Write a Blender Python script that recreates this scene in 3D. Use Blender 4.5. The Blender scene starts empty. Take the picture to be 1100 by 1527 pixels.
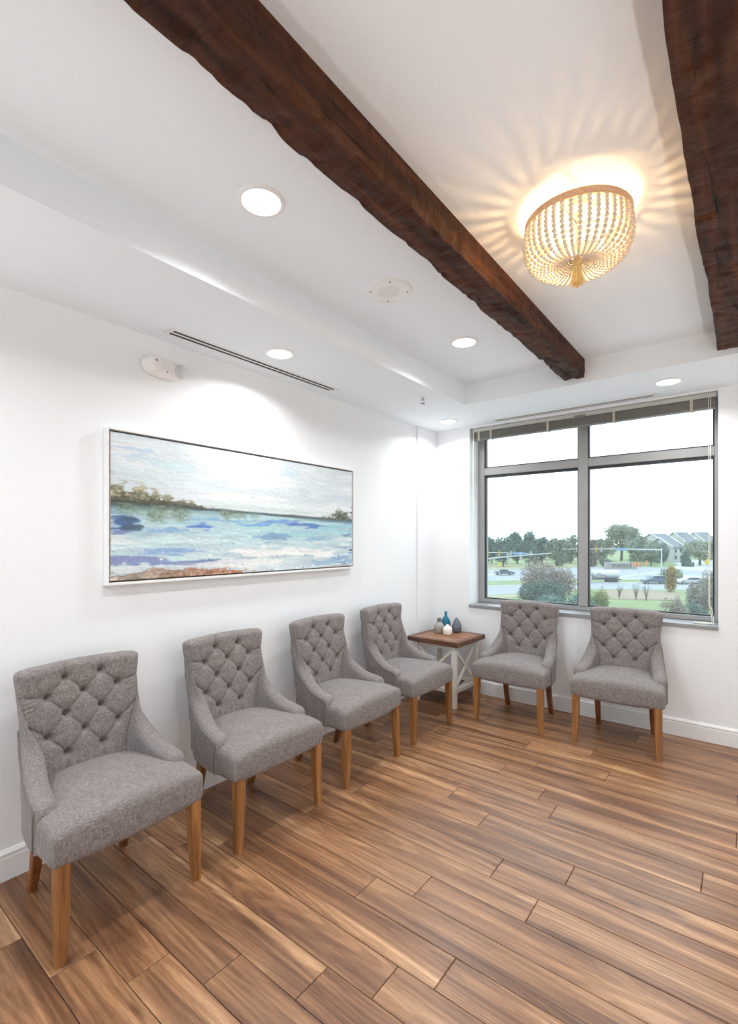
import bpy, bmesh, math, random
import numpy as np
from mathutils import Vector, Matrix, noise as mnoise

random.seed(7)
rng = np.random.default_rng(7)
scene = bpy.context.scene
C = scene.collection
PI = math.pi

# ------------------------------------------------------------------ camera, world, exposure, lights
H_CAM, YAW, FPX, HORIZON = 1.5, math.radians(38.15), 720.0, 805.0
CAM = Vector((2.58, -4.38, H_CAM))
cam_data = bpy.data.cameras.new('camera')
cam = bpy.data.objects.new('camera', cam_data)
C.objects.link(cam)
cam.location = CAM
cam.rotation_euler = (PI / 2, 0, YAW)
cam_data.sensor_fit = 'VERTICAL'
cam_data.sensor_height = 36.0
cam_data.lens = 36.0 * FPX / 1527.0
cam_data.shift_y = (HORIZON - 763.5) / 1527.0
cam_data.clip_start, cam_data.clip_end = 0.05, 2000
scene.camera = cam

world = bpy.data.worlds.new('overcast_sky')
scene.world = world
world.use_nodes = True
bg = world.node_tree.nodes['Background']
bg.inputs['Color'].default_value = (0.80, 0.91, 1.0, 1)
bg.inputs['Strength'].default_value = 3.3

scene.view_settings.view_transform = 'Standard'
scene.view_settings.look = 'None'
scene.view_settings.exposure = 0.0
scene.view_settings.gamma = 1.0
scene.view_settings.use_curve_mapping = False
scene.cycles.use_denoising = True
scene.cycles.max_bounces = 14
scene.cycles.diffuse_bounces = 10
scene.cycles.glossy_bounces = 4
scene.cycles.transparent_max_bounces = 12
scene.cycles.sample_clamp_indirect = 6.0
scene.cycles.caustics_reflective = False
scene.cycles.caustics_refractive = False

SOFFIT, TRAY = 2.616, 2.776
DOWN_W, DOWN_COL = 8.3, (0.97, 0.985, 1.0)
BULB_W, BULB_COL = 3.5, (1.0, 0.63, 0.28)
# x, y, ceiling height: the recessed lamps in the room, with the same spacing behind the camera
DOWNLIGHTS = [
    (1.137, -3.20, TRAY, 'white recessed downlight in the raised ceiling above the painting side, nearest the camera'),
    (1.137, -1.55, TRAY, 'white recessed downlight in the raised ceiling between the round speaker and the window'),
    (0.375, -2.437, SOFFIT, 'white recessed downlight beside the long slot vent above the painting'),
    (0.361, -0.351, SOFFIT, 'white recessed downlight in the lowered ceiling at the room corner'),
    (2.135, -0.40, SOFFIT, 'white recessed downlight in the lowered ceiling above the window'),
    (0.375, -4.50, SOFFIT, 'white recessed downlight in the lowered ceiling behind the camera, wall side'),
    (1.137, -4.85, TRAY, 'white recessed downlight in the raised ceiling behind the camera, wall side'),
    (3.00, -1.55, TRAY, 'white recessed downlight beyond the second beam, window end'),
    (3.00, -3.20, TRAY, 'white recessed downlight beyond the second beam, middle of the room'),
    (3.00, -4.85, TRAY, 'white recessed downlight beyond the second beam, behind the camera'),
    (3.85, -2.45, SOFFIT, 'white recessed downlight in the lowered ceiling along the right wall'),
]

# x, y: low fill lamps added out of view to brighten the ceiling
FILL_W, FILL_COL = 8.9, (1.0, 0.985, 0.97)
FILL_LAMPS = [      # x, y, share of the power, label
    (3.75, -1.30, 0.8, 'added unseen fill light can by the right wall near the window wall'),
    (3.75, -3.30, 1.0, 'added unseen fill light can by the right wall beside the camera'),
    (3.75, -5.60, 1.3, 'added unseen fill light can in the corner right behind the camera'),
    (0.80, -6.30, 3.2, 'added unseen fill light can in the corner left behind the camera'),
]

# ------------------------------------------------------------------ geometry helpers
FWD = Vector((-math.sin(YAW), math.cos(YAW), 0))
RGT = Vector((math.cos(YAW), math.sin(YAW), 0))
GROUND = -7.0


def at(px, py, z=GROUND):
    """the real place on the ground outside that was sighted at this direction from the room"""
    d = FWD + RGT * ((px - 550) / FPX) + Vector((0, 0, (HORIZON - py) / FPX))
    return CAM + d * ((z - CAM.z) / d.z)


def at_depth(px, py, depth):
    return CAM + (FWD + RGT * ((px - 550) / FPX) + Vector((0, 0, (HORIZON - py) / FPX))) * depth


def empty(name, loc=(0, 0, 0), rz=0.0):
    o = bpy.data.objects.new(name, None)
    o.empty_display_size = 0.1
    o.location = loc
    o.rotation_euler = (0, 0, rz)
    C.objects.link(o)
    return o


def tag(o, label=None, cat=None, group=None, kind=None):
    if label: o['label'] = label
    if cat: o['category'] = cat
    if group: o['group'] = group
    if kind: o['kind'] = kind
    return o


def link_mesh(name, me, m=None, parent=None, loc=None, rz=None, smooth=False):
    o = bpy.data.objects.new(name, me)
    C.objects.link(o)
    if m is not None:
        for mm in (m if isinstance(m, (list, tuple)) else [m]):
            me.materials.append(mm)
    if parent is not None: o.parent = parent
    if loc is not None: o.location = loc
    if rz is not None: o.rotation_euler = (0, 0, rz)
    if smooth:
        me.polygons.foreach_set('use_smooth', [True] * len(me.polygons))
    return o


def obj(name, bm, m=None, parent=None, loc=None, rz=None, smooth=False, angle=None):
    me = bpy.data.meshes.new(name)
    bmesh.ops.recalc_face_normals(bm, faces=bm.faces[:])
    bm.to_mesh(me)
    bm.free()
    o = link_mesh(name, me, m, parent, loc, rz, smooth or angle is not None)
    if angle is not None:
        me.set_sharp_from_angle(angle=math.radians(angle))
    return o


def B():
    return bmesh.new()


def box(bm, x0, x1, y0, y1, z0, z1, bevel=0.0, seg=1, mtx=None):
    g = bmesh.ops.create_cube(bm, size=1.0)
    vs = g['verts']
    for v in vs:
        v.co = Vector(((x0 + x1) / 2 + v.co.x * (x1 - x0), (y0 + y1) / 2 + v.co.y * (y1 - y0), (z0 + z1) / 2 + v.co.z * (z1 - z0)))
    if bevel > 0:
        es = list({e for v in vs for e in v.link_edges})
        r = bmesh.ops.bevel(bm, geom=es, offset=bevel, segments=seg, profile=0.5, affect='EDGES')
        vs = list({v for f in r['faces'] for v in f.verts} | {v for v in vs if v.is_valid})
    if mtx is not None:
        for v in vs: v.co = mtx @ v.co
    return vs


def beam_between(bm, a, b, w, d, up=Vector((0, 0, 1)), bevel=0.0):
    a, b = Vector(a), Vector(b)
    dirv = (b - a)
    L = dirv.length
    dirv.normalize()
    side = dirv.cross(up)
    if side.length < 1e-5: side = Vector((1, 0, 0))
    side.normalize()
    u = side.cross(dirv)
    M = Matrix((side, dirv, u)).transposed().to_4x4()
    M.translation = (a + b) / 2
    return box(bm, -w / 2, w / 2, -L / 2, L / 2, -d / 2, d / 2, bevel, 1, M)


def tube(bm, pts, r, seg=8, cap=True):
    pts = [Vector(p) for p in pts]
    n = len(pts)
    rs = r if isinstance(r, (list, tuple)) else [r] * n
    rings = []
    prev = None
    for i, p in enumerate(pts):
        t = (pts[min(i + 1, n - 1)] - pts[max(i - 1, 0)]).normalized()
        if prev is None:
            a = t.cross(Vector((0, 0, 1)))
            if a.length < 1e-3: a = t.cross(Vector((1, 0, 0)))
            a.normalize()
        else:
            a = (prev - t * prev.dot(t)).normalized()
        prev = a
        b = t.cross(a)
        rings.append([bm.verts.new(p + (a * math.cos(2 * PI * k / seg) + b * math.sin(2 * PI * k / seg)) * rs[i]) for k in range(seg)])
    for i in range(n - 1):
        for k in range(seg):
            bm.faces.new((rings[i][k], rings[i][(k + 1) % seg], rings[i + 1][(k + 1) % seg], rings[i + 1][k]))
    if cap:
        bm.faces.new(rings[0])
        bm.faces.new(list(reversed(rings[-1])))


def lathe(bm, prof, seg=32, center=(0, 0, 0), axis='Z'):
    cx, cy, cz = center
    rings = []
    for r, z in prof:
        if r < 1e-5:
            rings.append([bm.verts.new((0, 0, z))])
        else:
            rings.append([bm.verts.new((r * math.cos(2 * PI * k / seg), r * math.sin(2 * PI * k / seg), z)) for k in range(seg)])
    for i in range(len(rings) - 1):
        a, b = rings[i], rings[i + 1]
        for k in range(seg):
            k2 = (k + 1) % seg
            if len(a) == 1 and len(b) == 1: continue
            if len(a) == 1: bm.faces.new((a[0], b[k2], b[k]))
            elif len(b) == 1: bm.faces.new((a[k], a[k2], b[0]))
            else: bm.faces.new((a[k], a[k2], b[k2], b[k]))
    vs = [v for r in rings for v in r]
    for v in vs:
        x, y, z = v.co
        if axis == 'X': x, y, z = z, x, y
        elif axis == 'Y': x, y, z = x, z, y
        v.co = Vector((x + cx, y + cy, z + cz))
    return vs


def prism(bm, poly, z0, z1):
    """poly in xy, extruded in z"""
    lo = [bm.verts.new((x, y, z0)) for x, y in poly]
    hi = [bm.verts.new((x, y, z1)) for x, y in poly]
    bm.faces.new(lo); bm.faces.new(list(reversed(hi)))
    n = len(poly)
    for i in range(n):
        bm.faces.new((lo[i], lo[(i + 1) % n], hi[(i + 1) % n], hi[i]))


def sphere(bm, c, r, sub=1, sc=(1, 1, 1)):
    g = bmesh.ops.create_icosphere(bm, subdivisions=sub, radius=r)
    for v in g['verts']:
        v.co = Vector((v.co.x * sc[0], v.co.y * sc[1], v.co.z * sc[2])) + Vector(c)
    return g['verts']


def axis_coords(h, r, n, k=4):
    """coordinates along one side of a rounded block, dense near its ends"""
    a = [-h + r * (1 - math.cos(PI / 2 * i / k)) for i in range(k)]
    mid = list(np.linspace(-h + r, h - r, n))
    return a + mid + [-x for x in reversed(a)]


def rounded_block(bm, hx, hy, hz, r, n=(14, 14, 4)):
    X, Y, Z = axis_coords(hx, r, n[0]), axis_coords(hy, r, n[1]), axis_coords(hz, r, n[2])
    cache = {}

    def vert(x, y, z):
        key = (round(x, 6), round(y, 6), round(z, 6))
        if key not in cache:
            p = Vector((x, y, z))
            q = Vector((max(-hx + r, min(hx - r, x)), max(-hy + r, min(hy - r, y)), max(-hz + r, min(hz - r, z))))
            d = p - q
            cache[key] = bm.verts.new(q + d.normalized() * r if d.length > 1e-9 else p)
        return cache[key]

    def grid(U, V, f):
        for i in range(len(U) - 1):
            for j in range(len(V) - 1):
                vs = [f(U[i], V[j]), f(U[i + 1], V[j]), f(U[i + 1], V[j + 1]), f(U[i], V[j + 1])]
                if len(set(vs)) == 4:
                    try: bm.faces.new(vs)
                    except ValueError: pass
    for s in (-1, 1):
        grid(X, Y, lambda a, b: vert(a, b, s * hz))
        grid(X, Z, lambda a, b: vert(a, s * hy, b))
        grid(Y, Z, lambda a, b: vert(s * hx, a, b))
    return list(cache.values())


def catmull(pts, t):
    """smooth curve through [(param, Vector)] evaluated at t"""
    n = len(pts)
    i = 0
    while i < n - 2 and t > pts[i + 1][0]: i += 1
    t0, t1 = pts[i][0], pts[i + 1][0]
    u = (t - t0) / (t1 - t0)
    p1, p2 = pts[i][1], pts[i + 1][1]
    m1 = (pts[i + 1][1] - pts[i - 1][1]) / (pts[i + 1][0] - pts[i - 1][0]) * (t1 - t0) if i > 0 else p2 - p1
    m2 = (pts[i + 2][1] - pts[i][1]) / (pts[i + 2][0] - pts[i][0]) * (t1 - t0) if i < n - 2 else p2 - p1
    h = u * u
    c = h * u
    return p1 * (2 * c - 3 * h + 1) + m1 * (c - 2 * h + u) + p2 * (-2 * c + 3 * h) + m2 * (c - h)


def copy_tree(o, parent=None):
    c = o.copy()
    C.objects.link(c)
    if parent is not None: c.parent = parent
    for ch in list(o.children):
        copy_tree(ch, c)
    return c


# ------------------------------------------------------------------ materials
def srgb(r, g, b):
    f = lambda c: (c / 255 / 12.92) if c / 255 <= 0.04045 else ((c / 255 + 0.055) / 1.055) ** 2.4
    return (f(r), f(g), f(b), 1.0)


class Nodes:
    def __init__(self, name):
        self.m = bpy.data.materials.new(name)
        self.m.use_nodes = True
        self.t = self.m.node_tree
        self.bsdf = self.t.nodes['Principled BSDF']

    def n(self, kind, **kw):
        x = self.t.nodes.new('ShaderNode' + kind)
        for k, v in kw.items():
            if k in x.inputs: x.inputs[k].default_value = v
            else: setattr(x, k, v)
        return x

    def l(self, a, b):
        self.t.links.new(a, b)

    def vec(self, scale=(1, 1, 1), src='Object', rand=0.0, rot=(0, 0, 0)):
        tc = self.n('TexCoord')
        out = tc.outputs[src]
        if rand:
            oi = self.n('ObjectInfo')
            mul = self.n('Math', operation='MULTIPLY')
            mul.inputs[1].default_value = rand
            self.l(oi.outputs['Random'], mul.inputs[0])
            cb = self.n('CombineXYZ')
            self.l(mul.outputs[0], cb.inputs[0]); self.l(mul.outputs[0], cb.inputs[1]); self.l(mul.outputs[0], cb.inputs[2])
            ad = self.n('VectorMath', operation='ADD')
            self.l(out, ad.inputs[0]); self.l(cb.outputs[0], ad.inputs[1])
            out = ad.outputs[0]
        mp = self.n('Mapping')
        mp.inputs['Scale'].default_value = scale
        mp.inputs['Rotation'].default_value = rot
        self.l(out, mp.inputs['Vector'])
        return mp.outputs[0]

    def noise(self, vec, scale=1.0, detail=3.0, rough=0.5, dist=0.0):
        x = self.n('TexNoise')
        x.inputs['Scale'].default_value = scale
        x.inputs['Detail'].default_value = detail
        x.inputs['Roughness'].default_value = rough
        x.inputs['Distortion'].default_value = dist
        self.l(vec, x.inputs['Vector'])
        return x.outputs['Fac']

    def math(self, op, a, b=None, clamp=False):
        x = self.n('Math', operation=op)
        x.use_clamp = clamp
        for i, v in enumerate((a, b)):
            if v is None: continue
            if isinstance(v, (int, float)): x.inputs[i].default_value = v
            else: self.l(v, x.inputs[i])
        return x.outputs[0]

    def ramp(self, fac, stops):
        x = self.n('ValToRGB')
        el = x.color_ramp.elements
        while len(el) < len(stops): el.new(0.5)
        for e, (p, c) in zip(el, stops):
            e.position = p
            e.color = c
        self.l(fac, x.inputs['Fac'])
        return x.outputs['Color']

    def mix(self, fac, a, b, mode='MIX'):
        x = self.n('MixRGB', blend_type=mode)
        for i, v in enumerate((fac, a, b)):
            if isinstance(v, (int, float)): x.inputs[i].default_value = v
            elif isinstance(v, tuple): x.inputs[i].default_value = v
            else: self.l(v, x.inputs[i])
        return x.outputs[0]

    def color(self, c): self.l(c, self.bsdf.inputs['Base Color'])

    def bump(self, h, strength=0.3, dist=0.01):
        x = self.n('Bump')
        x.inputs['Strength'].default_value = strength
        x.inputs['Distance'].default_value = dist
        self.l(h, x.inputs['Height'])
        self.l(x.outputs[0], self.bsdf.inputs['Normal'])


def plain(name, col, rough=0.5, metal=0.0, vary=0.0, scale=20.0, spec=0.5, bump=0.0):
    k = Nodes(name)
    k.bsdf.inputs['Roughness'].default_value = rough
    k.bsdf.inputs['Metallic'].default_value = metal
    k.bsdf.inputs['Specular IOR Level'].default_value = spec
    if vary:
        f = k.noise(k.vec(), scale, 4, 0.6)
        d = tuple(c * (1 - vary) for c in col[:3]) + (1,)
        e = tuple(min(1, c * (1 + vary)) for c in col[:3]) + (1,)
        k.color(k.ramp(f, [(0.25, d), (0.75, e)]))
        if bump: k.bump(f, bump, 0.01)
    else:
        k.bsdf.inputs['Base Color'].default_value = col
    return k.m


def emit(name, col, strength):
    k = Nodes(name)
    k.bsdf.inputs['Base Color'].default_value = (0, 0, 0, 1)
    k.bsdf.inputs['Emission Color'].default_value = col
    k.bsdf.inputs['Emission Strength'].default_value = strength
    return k.m


M = {}
M['wall'] = plain('wall_paint', (0.865, 0.885, 0.90, 1), 0.6, vary=0.008, scale=60, spec=0.25)
M['ceiling'] = plain('ceiling_paint', (0.845, 0.89, 0.93, 1), 0.75, vary=0.008, scale=50, spec=0.2)
M['trim'] = plain('trim_paint', (0.84, 0.84, 0.84, 1), 0.35, vary=0.01, scale=30)
M['white'] = plain('white_enamel', (0.85, 0.85, 0.845, 1), 0.4, vary=0.01, scale=30)
M['black'] = plain('black_void', (0.012, 0.012, 0.013, 1), 0.6, vary=0.1)
M['gasket'] = plain('black_rubber_gasket', (0.02, 0.025, 0.032, 1), 0.5, vary=0.1)
M['aluminium'] = plain('brushed_window_metal', srgb(162, 162, 161), 0.45, 0.25, vary=0.06, scale=8)
M['sill_metal'] = plain('grey_sill_metal', srgb(150, 151, 153), 0.4, 0.2, vary=0.05, scale=6)
M['blind_dark'] = plain('grey_blind_slats', srgb(128, 126, 120), 0.5, 0.2, vary=0.06, scale=30)
M['blind_light'] = plain('pale_grey_headrail', srgb(190, 190, 184), 0.45, 0.1, vary=0.04, scale=30)
M['tape'] = plain('ivory_tape', srgb(186, 180, 162), 0.7, vary=0.05)
M['cord'] = plain('white_cord', srgb(236, 234, 222), 0.6, vary=0.04)
M['chrome'] = plain('chrome', (0.62, 0.62, 0.62, 1), 0.2, 1.0, vary=0.05)
M['lens'] = emit('downlight_lens', (1.0, 0.97, 0.93, 1), 6.0)
M['bulb'] = emit('warm_bulb', (1.0, 0.72, 0.36, 1), 60.0)
M['clear'] = None


def make_glass():
    k = Nodes('window_glass')
    t = k.t
    tr = k.n('BsdfTransparent')
    tr.inputs[0].default_value = (0.95, 0.985, 0.975, 1)
    gl = k.n('BsdfGlossy')
    gl.inputs['Roughness'].default_value = 0.01
    fr = k.n('Fresnel')
    fr.inputs['IOR'].default_value = 1.45
    ms = k.n('MixShader')
    geo = k.n('NewGeometry')
    front = k.math('SUBTRACT', 1.0, geo.outputs['Backfacing'])
    k.l(k.math('MULTIPLY', fr.outputs[0], front), ms.inputs[0]); k.l(tr.outputs[0], ms.inputs[1]); k.l(gl.outputs[0], ms.inputs[2])
    haze_film = k.n('BsdfTranslucent')                       # outdoor haze put into the glass as a translucent film on the pane
    haze_film.inputs[0].default_value = (0.9, 0.93, 0.92, 1)
    mf = k.n('MixShader')
    mf.inputs[0].default_value = 0.028
    k.l(ms.outputs[0], mf.inputs[1]); k.l(haze_film.outputs[0], mf.inputs[2])
    t.nodes.remove(k.bsdf)
    k.l(mf.outputs[0], t.nodes['Material Output'].inputs['Surface'])
    return k.m


M['glass'] = make_glass()


def make_floor():
    k = Nodes('oak_plank')
    g = k.noise(k.vec((0.7, 13, 1), rand=41.0), 1.0, 3, 0.6, 0.4)          # broad bands along the plank
    c = k.noise(k.vec((0.55, 6.5, 1), rand=23.0), 1.0, 1.0, 0.35, 0.15)      # contours that read as cathedral grain
    rings = k.math('SINE', k.math('MULTIPLY', c, 105.0))
    fine = k.noise(k.vec((13, 210, 1), rand=11.0), 1.0, 4, 0.7, 0.15)
    pores = k.noise(k.vec((16, 420, 1), rand=17.0), 1.0, 2, 0.5)
    base = k.ramp(g, [(0.27, srgb(96, 65, 45)), (0.42, srgb(136, 98, 70)), (0.56, srgb(172, 130, 93)), (0.74, srgb(216, 176, 134))])
    oi = k.n('ObjectInfo')
    tone = k.ramp(oi.outputs['Random'], [(0.0, (0.80, 0.77, 0.76, 1)), (0.35, (0.97, 0.92, 0.88, 1)), (0.7, (0.88, 0.88, 0.90, 1)), (1.0, (1.10, 1.04, 0.97, 1))])
    base = k.mix(1.0, base, tone, 'MULTIPLY')
    rl = k.ramp(rings, [(0.0, (0.60, 0.54, 0.50, 1)), (0.30, (1, 1, 1, 1))])
    base = k.mix(0.5, base, rl, 'MULTIPLY')
    fl = k.ramp(fine, [(0.32, (0.66, 0.62, 0.60, 1)), (0.60, (1.10, 1.09, 1.08, 1))])
    base = k.mix(0.72, base, fl, 'MULTIPLY')
    pl = k.ramp(pores, [(0.30, (0.62, 0.58, 0.55, 1)), (0.42, (1, 1, 1, 1))])
    base = k.mix(0.55, base, pl, 'MULTIPLY')
    kn = k.n('TexVoronoi')
    kn.inputs['Scale'].default_value = 1.0
    k.l(k.vec((1.7, 6.0, 1), rand=31.0), kn.inputs['Vector'])
    knot = k.ramp(kn.outputs['Distance'], [(0.03, (0.42, 0.34, 0.28, 1)), (0.11, (1, 1, 1, 1))])
    base = k.mix(0.75, base, knot, 'MULTIPLY')
    k.color(base)
    k.bsdf.inputs['Roughness'].default_value = 0.34
    k.bsdf.inputs['Specular IOR Level'].default_value = 0.6
    k.bump(fine, 0.10, 0.002)
    return k.m


M['floor'] = make_floor()
M['joint'] = plain('dark_joint', srgb(26, 18, 13), 0.9, vary=0.1)


def make_beam():
    k = Nodes('hewn_dark_timber')
    a = k.noise(k.vec((22, 1.6, 22)), 1.0, 5, 0.6, 0.5)
    b = k.noise(k.vec((5, 3.2, 5)), 1.0, 4, 0.55)
    hew = k.noise(k.vec((7, 26, 7), rot=(0, 0, 0.35)), 1.0, 4, 0.62, 0.7)
    fine = k.noise(k.vec((150, 7, 150)), 1.0, 3, 0.6)
    base = k.ramp(a, [(0.25, srgb(34, 18, 11)), (0.5, srgb(70, 41, 26)), (0.8, srgb(106, 65, 40))])
    base = k.mix(0.6, base, k.ramp(b, [(0.3, (0.62, 0.55, 0.5, 1)), (0.7, (1.15, 1.08, 1.02, 1))]), 'MULTIPLY')
    base = k.mix(0.6, base, k.ramp(hew, [(0.28, (0.38, 0.34, 0.32, 1)), (0.46, (1, 1, 1, 1))]), 'MULTIPLY')
    base = k.mix(0.2, base, k.ramp(fine, [(0.35, (0.55, 0.5, 0.48, 1)), (0.6, (1.1, 1.08, 1.05, 1))]), 'MULTIPLY')
    k.color(base)
    k.bsdf.inputs['Roughness'].default_value = 0.62
    k.bsdf.inputs['Specular IOR Level'].default_value = 0.2
    h = k.math('ADD', k.math('MULTIPLY', hew, 1.0), k.math('MULTIPLY', fine, 0.12))
    k.bump(h, 0.9, 0.018)
    return k.m


M['beam'] = make_beam()
M['beam_crack'] = plain('dark_split', srgb(24, 13, 9), 0.8, vary=0.2)


def make_fabric():
    k = Nodes('grey_linen')
    wx = k.noise(k.vec((34, 520, 520)), 1.0, 2, 0.6)
    wz = k.noise(k.vec((520, 520, 34)), 1.0, 2, 0.6)
    wy = k.noise(k.vec((520, 34, 520)), 1.0, 2, 0.6)
    blot = k.noise(k.vec((14, 14, 14)), 1.0, 3, 0.5)
    s = k.math('ADD', k.math('MULTIPLY', wx, 0.4), k.math('ADD', k.math('MULTIPLY', wz, 0.4), k.math('MULTIPLY', wy, 0.2)))
    base = k.ramp(s, [(0.37, srgb(86, 80, 79)), (0.5, srgb(128, 121, 119)), (0.64, srgb(172, 165, 161))])
    base = k.mix(0.5, base, k.ramp(blot, [(0.3, (0.9, 0.9, 0.91, 1)), (0.7, (1.05, 1.04, 1.03, 1))]), 'MULTIPLY')
    k.color(base)
    k.bsdf.inputs['Roughness'].default_value = 0.9
    k.bsdf.inputs['Specular IOR Level'].default_value = 0.15
    k.bsdf.inputs['Sheen Weight'].default_value = 0.12
    k.bsdf.inputs['Sheen Roughness'].default_value = 0.5
    k.bump(s, 0.35, 0.002)
    return k.m


M['fabric'] = make_fabric()
M['button'] = plain('dark_linen_button', srgb(98, 92, 91), 0.9, vary=0.15, scale=200)
M['piping'] = plain('linen_piping', srgb(112, 105, 103), 0.9, vary=0.15, scale=150)


def make_wood(name, dark, mid, light, sc=(30, 30, 2.2), rough=0.42, rand=9.0):
    k = Nodes(name)
    a = k.noise(k.vec(sc, rand=rand), 1.0, 5, 0.6, 0.6)
    f = k.noise(k.vec(tuple(c * 7 for c in sc), rand=rand), 1.0, 2, 0.6)
    base = k.ramp(a, [(0.28, dark), (0.5, mid), (0.72, light)])
    base = k.mix(0.4, base, k.ramp(f, [(0.35, (0.66, 0.62, 0.58, 1)), (0.6, (1.05, 1.04, 1.02, 1))]), 'MULTIPLY')
    k.color(base)
    k.bsdf.inputs['Roughness'].default_value = rough
    k.bump(a, 0.08, 0.003)
    return k.m


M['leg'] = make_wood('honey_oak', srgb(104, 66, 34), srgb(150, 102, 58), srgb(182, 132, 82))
M['leg_shaded'] = make_wood('honey_oak_shaded', srgb(92, 54, 26), srgb(132, 82, 42), srgb(160, 106, 58))  # front leg oak darkened, the shade at the rear put into the colour
M['tabletop'] = make_wood('walnut_boards', srgb(104, 68, 48), srgb(146, 102, 74), srgb(176, 130, 98), (3.0, 34, 34))
M['table_edge'] = make_wood('dark_walnut_edge', srgb(66, 40, 30), srgb(104, 67, 48), srgb(136, 92, 68), (3.0, 34, 34))
M['table_white'] = plain('distressed_white_paint', srgb(226, 222, 214), 0.5, vary=0.06, scale=40)
M['ring'] = make_wood('pale_ring_wood', srgb(196, 152, 116), srgb(220, 178, 142), srgb(232, 196, 160), (12, 12, 30))

k = Nodes('whitewashed_bead')
f = k.noise(k.vec((60, 60, 60)), 1.0, 2, 0.5)
k.color(k.ramp(f, [(0.3, srgb(214, 200, 180)), (0.7, srgb(236, 226, 208))]))
k.bsdf.inputs['Roughness'].default_value = 0.6
M['bead'] = k.m
M['tassel'] = plain('tassel_thread', srgb(240, 214, 150), 0.85, vary=0.15, scale=90)

M['teal'] = plain('teal_glaze', srgb(14, 104, 130), 0.12, vary=0.25, scale=14)
M['jar_grey'] = plain('pale_grey_glaze', srgb(158, 154, 148), 0.3, vary=0.10, scale=26)
M['jar_neck'] = plain('dark_speckled_neck', srgb(112, 104, 98), 0.5, vary=0.35, scale=120)
M['vase_white'] = plain('white_porcelain', srgb(238, 232, 224), 0.25, vary=0.02)
M['slate'] = plain('slate_blue_glaze', srgb(100, 106, 116), 0.22, vary=0.20, scale=60, bump=0.4)
M['magazine'] = plain('dark_printed_cover', srgb(60, 58, 62), 0.35, vary=0.7, scale=24)
M['pages'] = plain('paper_pages', srgb(226, 220, 214), 0.7, vary=0.04)
M['elight'] = plain('warm_white_plastic', (0.86, 0.835, 0.825, 1), 0.35, vary=0.01)
k = Nodes('clear_plastic_lens')
k.bsdf.inputs['Base Color'].default_value = (0.86, 0.87, 0.87, 1)
k.bsdf.inputs['Roughness'].default_value = 0.12
k.bsdf.inputs['Transmission Weight'].default_value = 0.35
M['lamp_lens'] = k.m
k = Nodes('perforated_speaker_grille')
w = k.n('TexVoronoi'); w.inputs['Scale'].default_value = 260.0
k.l(k.vec(), w.inputs['Vector'])
k.color(k.ramp(w.outputs['Distance'], [(0.2, (0.55, 0.55, 0.55, 1)), (0.45, (0.78, 0.78, 0.78, 1))]))
M['grille'] = k.m


def tri(bm, pts):
    return bm.faces.new([bm.verts.new(p) for p in pts])


# ------------------------------------------------------------------ the room
RX, RY = 4.35, -7.2
floor = tag(empty('floor'), kind='structure')
bm = B(); box(bm, -0.02, RX, RY, 0.0, -0.06, -0.0035)
obj('subfloor', bm, M['joint'], floor)

PW, PL, S0 = 0.1553, 1.22, -2.203
joint_x = {-11: 0.427, -9: 0.926, -8: 1.134, -7: 1.418, -6: 1.611, -5: 1.755, -4: 1.280, -3: 1.470, -2: 1.891, -1: 1.675,
           0: 1.953, 1: 1.463, 2: 1.200, 3: 1.732, 4: 1.621, 5: 1.313, 6: 1.471, 7: 1.877, 8: 1.310, 9: 1.720, -10: 0.70}


def plank_mesh(x0, x1, y0, y1):
    bm = B()
    hx, hy, g, c = (x1 - x0) / 2 - 0.0014, (y1 - y0) / 2 - 0.0014, 0.0, 0.0022
    lo = [bm.verts.new((sx * hx, sy * hy, -0.0035)) for sx, sy in ((-1, -1), (1, -1), (1, 1), (-1, 1))]
    mi = [bm.verts.new((sx * hx, sy * hy, -0.0012)) for sx, sy in ((-1, -1), (1, -1), (1, 1), (-1, 1))]
    hi = [bm.verts.new((sx * (hx - c), sy * (hy - c), 0)) for sx, sy in ((-1, -1), (1, -1), (1, 1), (-1, 1))]
    for a, b in ((lo, mi), (mi, hi)):
        for i in range(4): bm.faces.new((a[i], a[(i + 1) % 4], b[(i + 1) % 4], b[i]))
    bm.faces.new(hi)
    me = bpy.data.meshes.new('plank')
    bmesh.ops.recalc_face_normals(bm, faces=bm.faces[:])
    bm.to_mesh(me); bm.free()
    me.materials.append(M['floor'])
    return me


mesh_cache = {}
for n in range(-33, 15):
    y0, y1 = S0 + PW * n, S0 + PW * (n + 1)
    y0, y1 = max(y0, RY), min(y1, -0.001)
    if y1 - y0 < 0.01: continue
    jx = joint_x.get(n, random.uniform(0, PL))
    xs = [jx + PL * i for i in range(-5, 6)]
    cuts = [0.001] + [x for x in xs if 0.06 < x < RX - 0.06] + [RX - 0.001]
    for a, b in zip(cuts[:-1], cuts[1:]):
        key = (round(b - a, 4), round(y1 - y0, 4))
        if key not in mesh_cache: mesh_cache[key] = plank_mesh(0, b - a, 0, y1 - y0)
        o = bpy.data.objects.new('plank', mesh_cache[key])
        C.objects.link(o)
        o.parent = floor
        o.location = ((a + b) / 2, (y0 + y1) / 2, 0)

# walls
def struct(name, bm, m, parent=None):
    o = obj(name, bm, m, parent)
    o['kind'] = 'structure'
    return o


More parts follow.
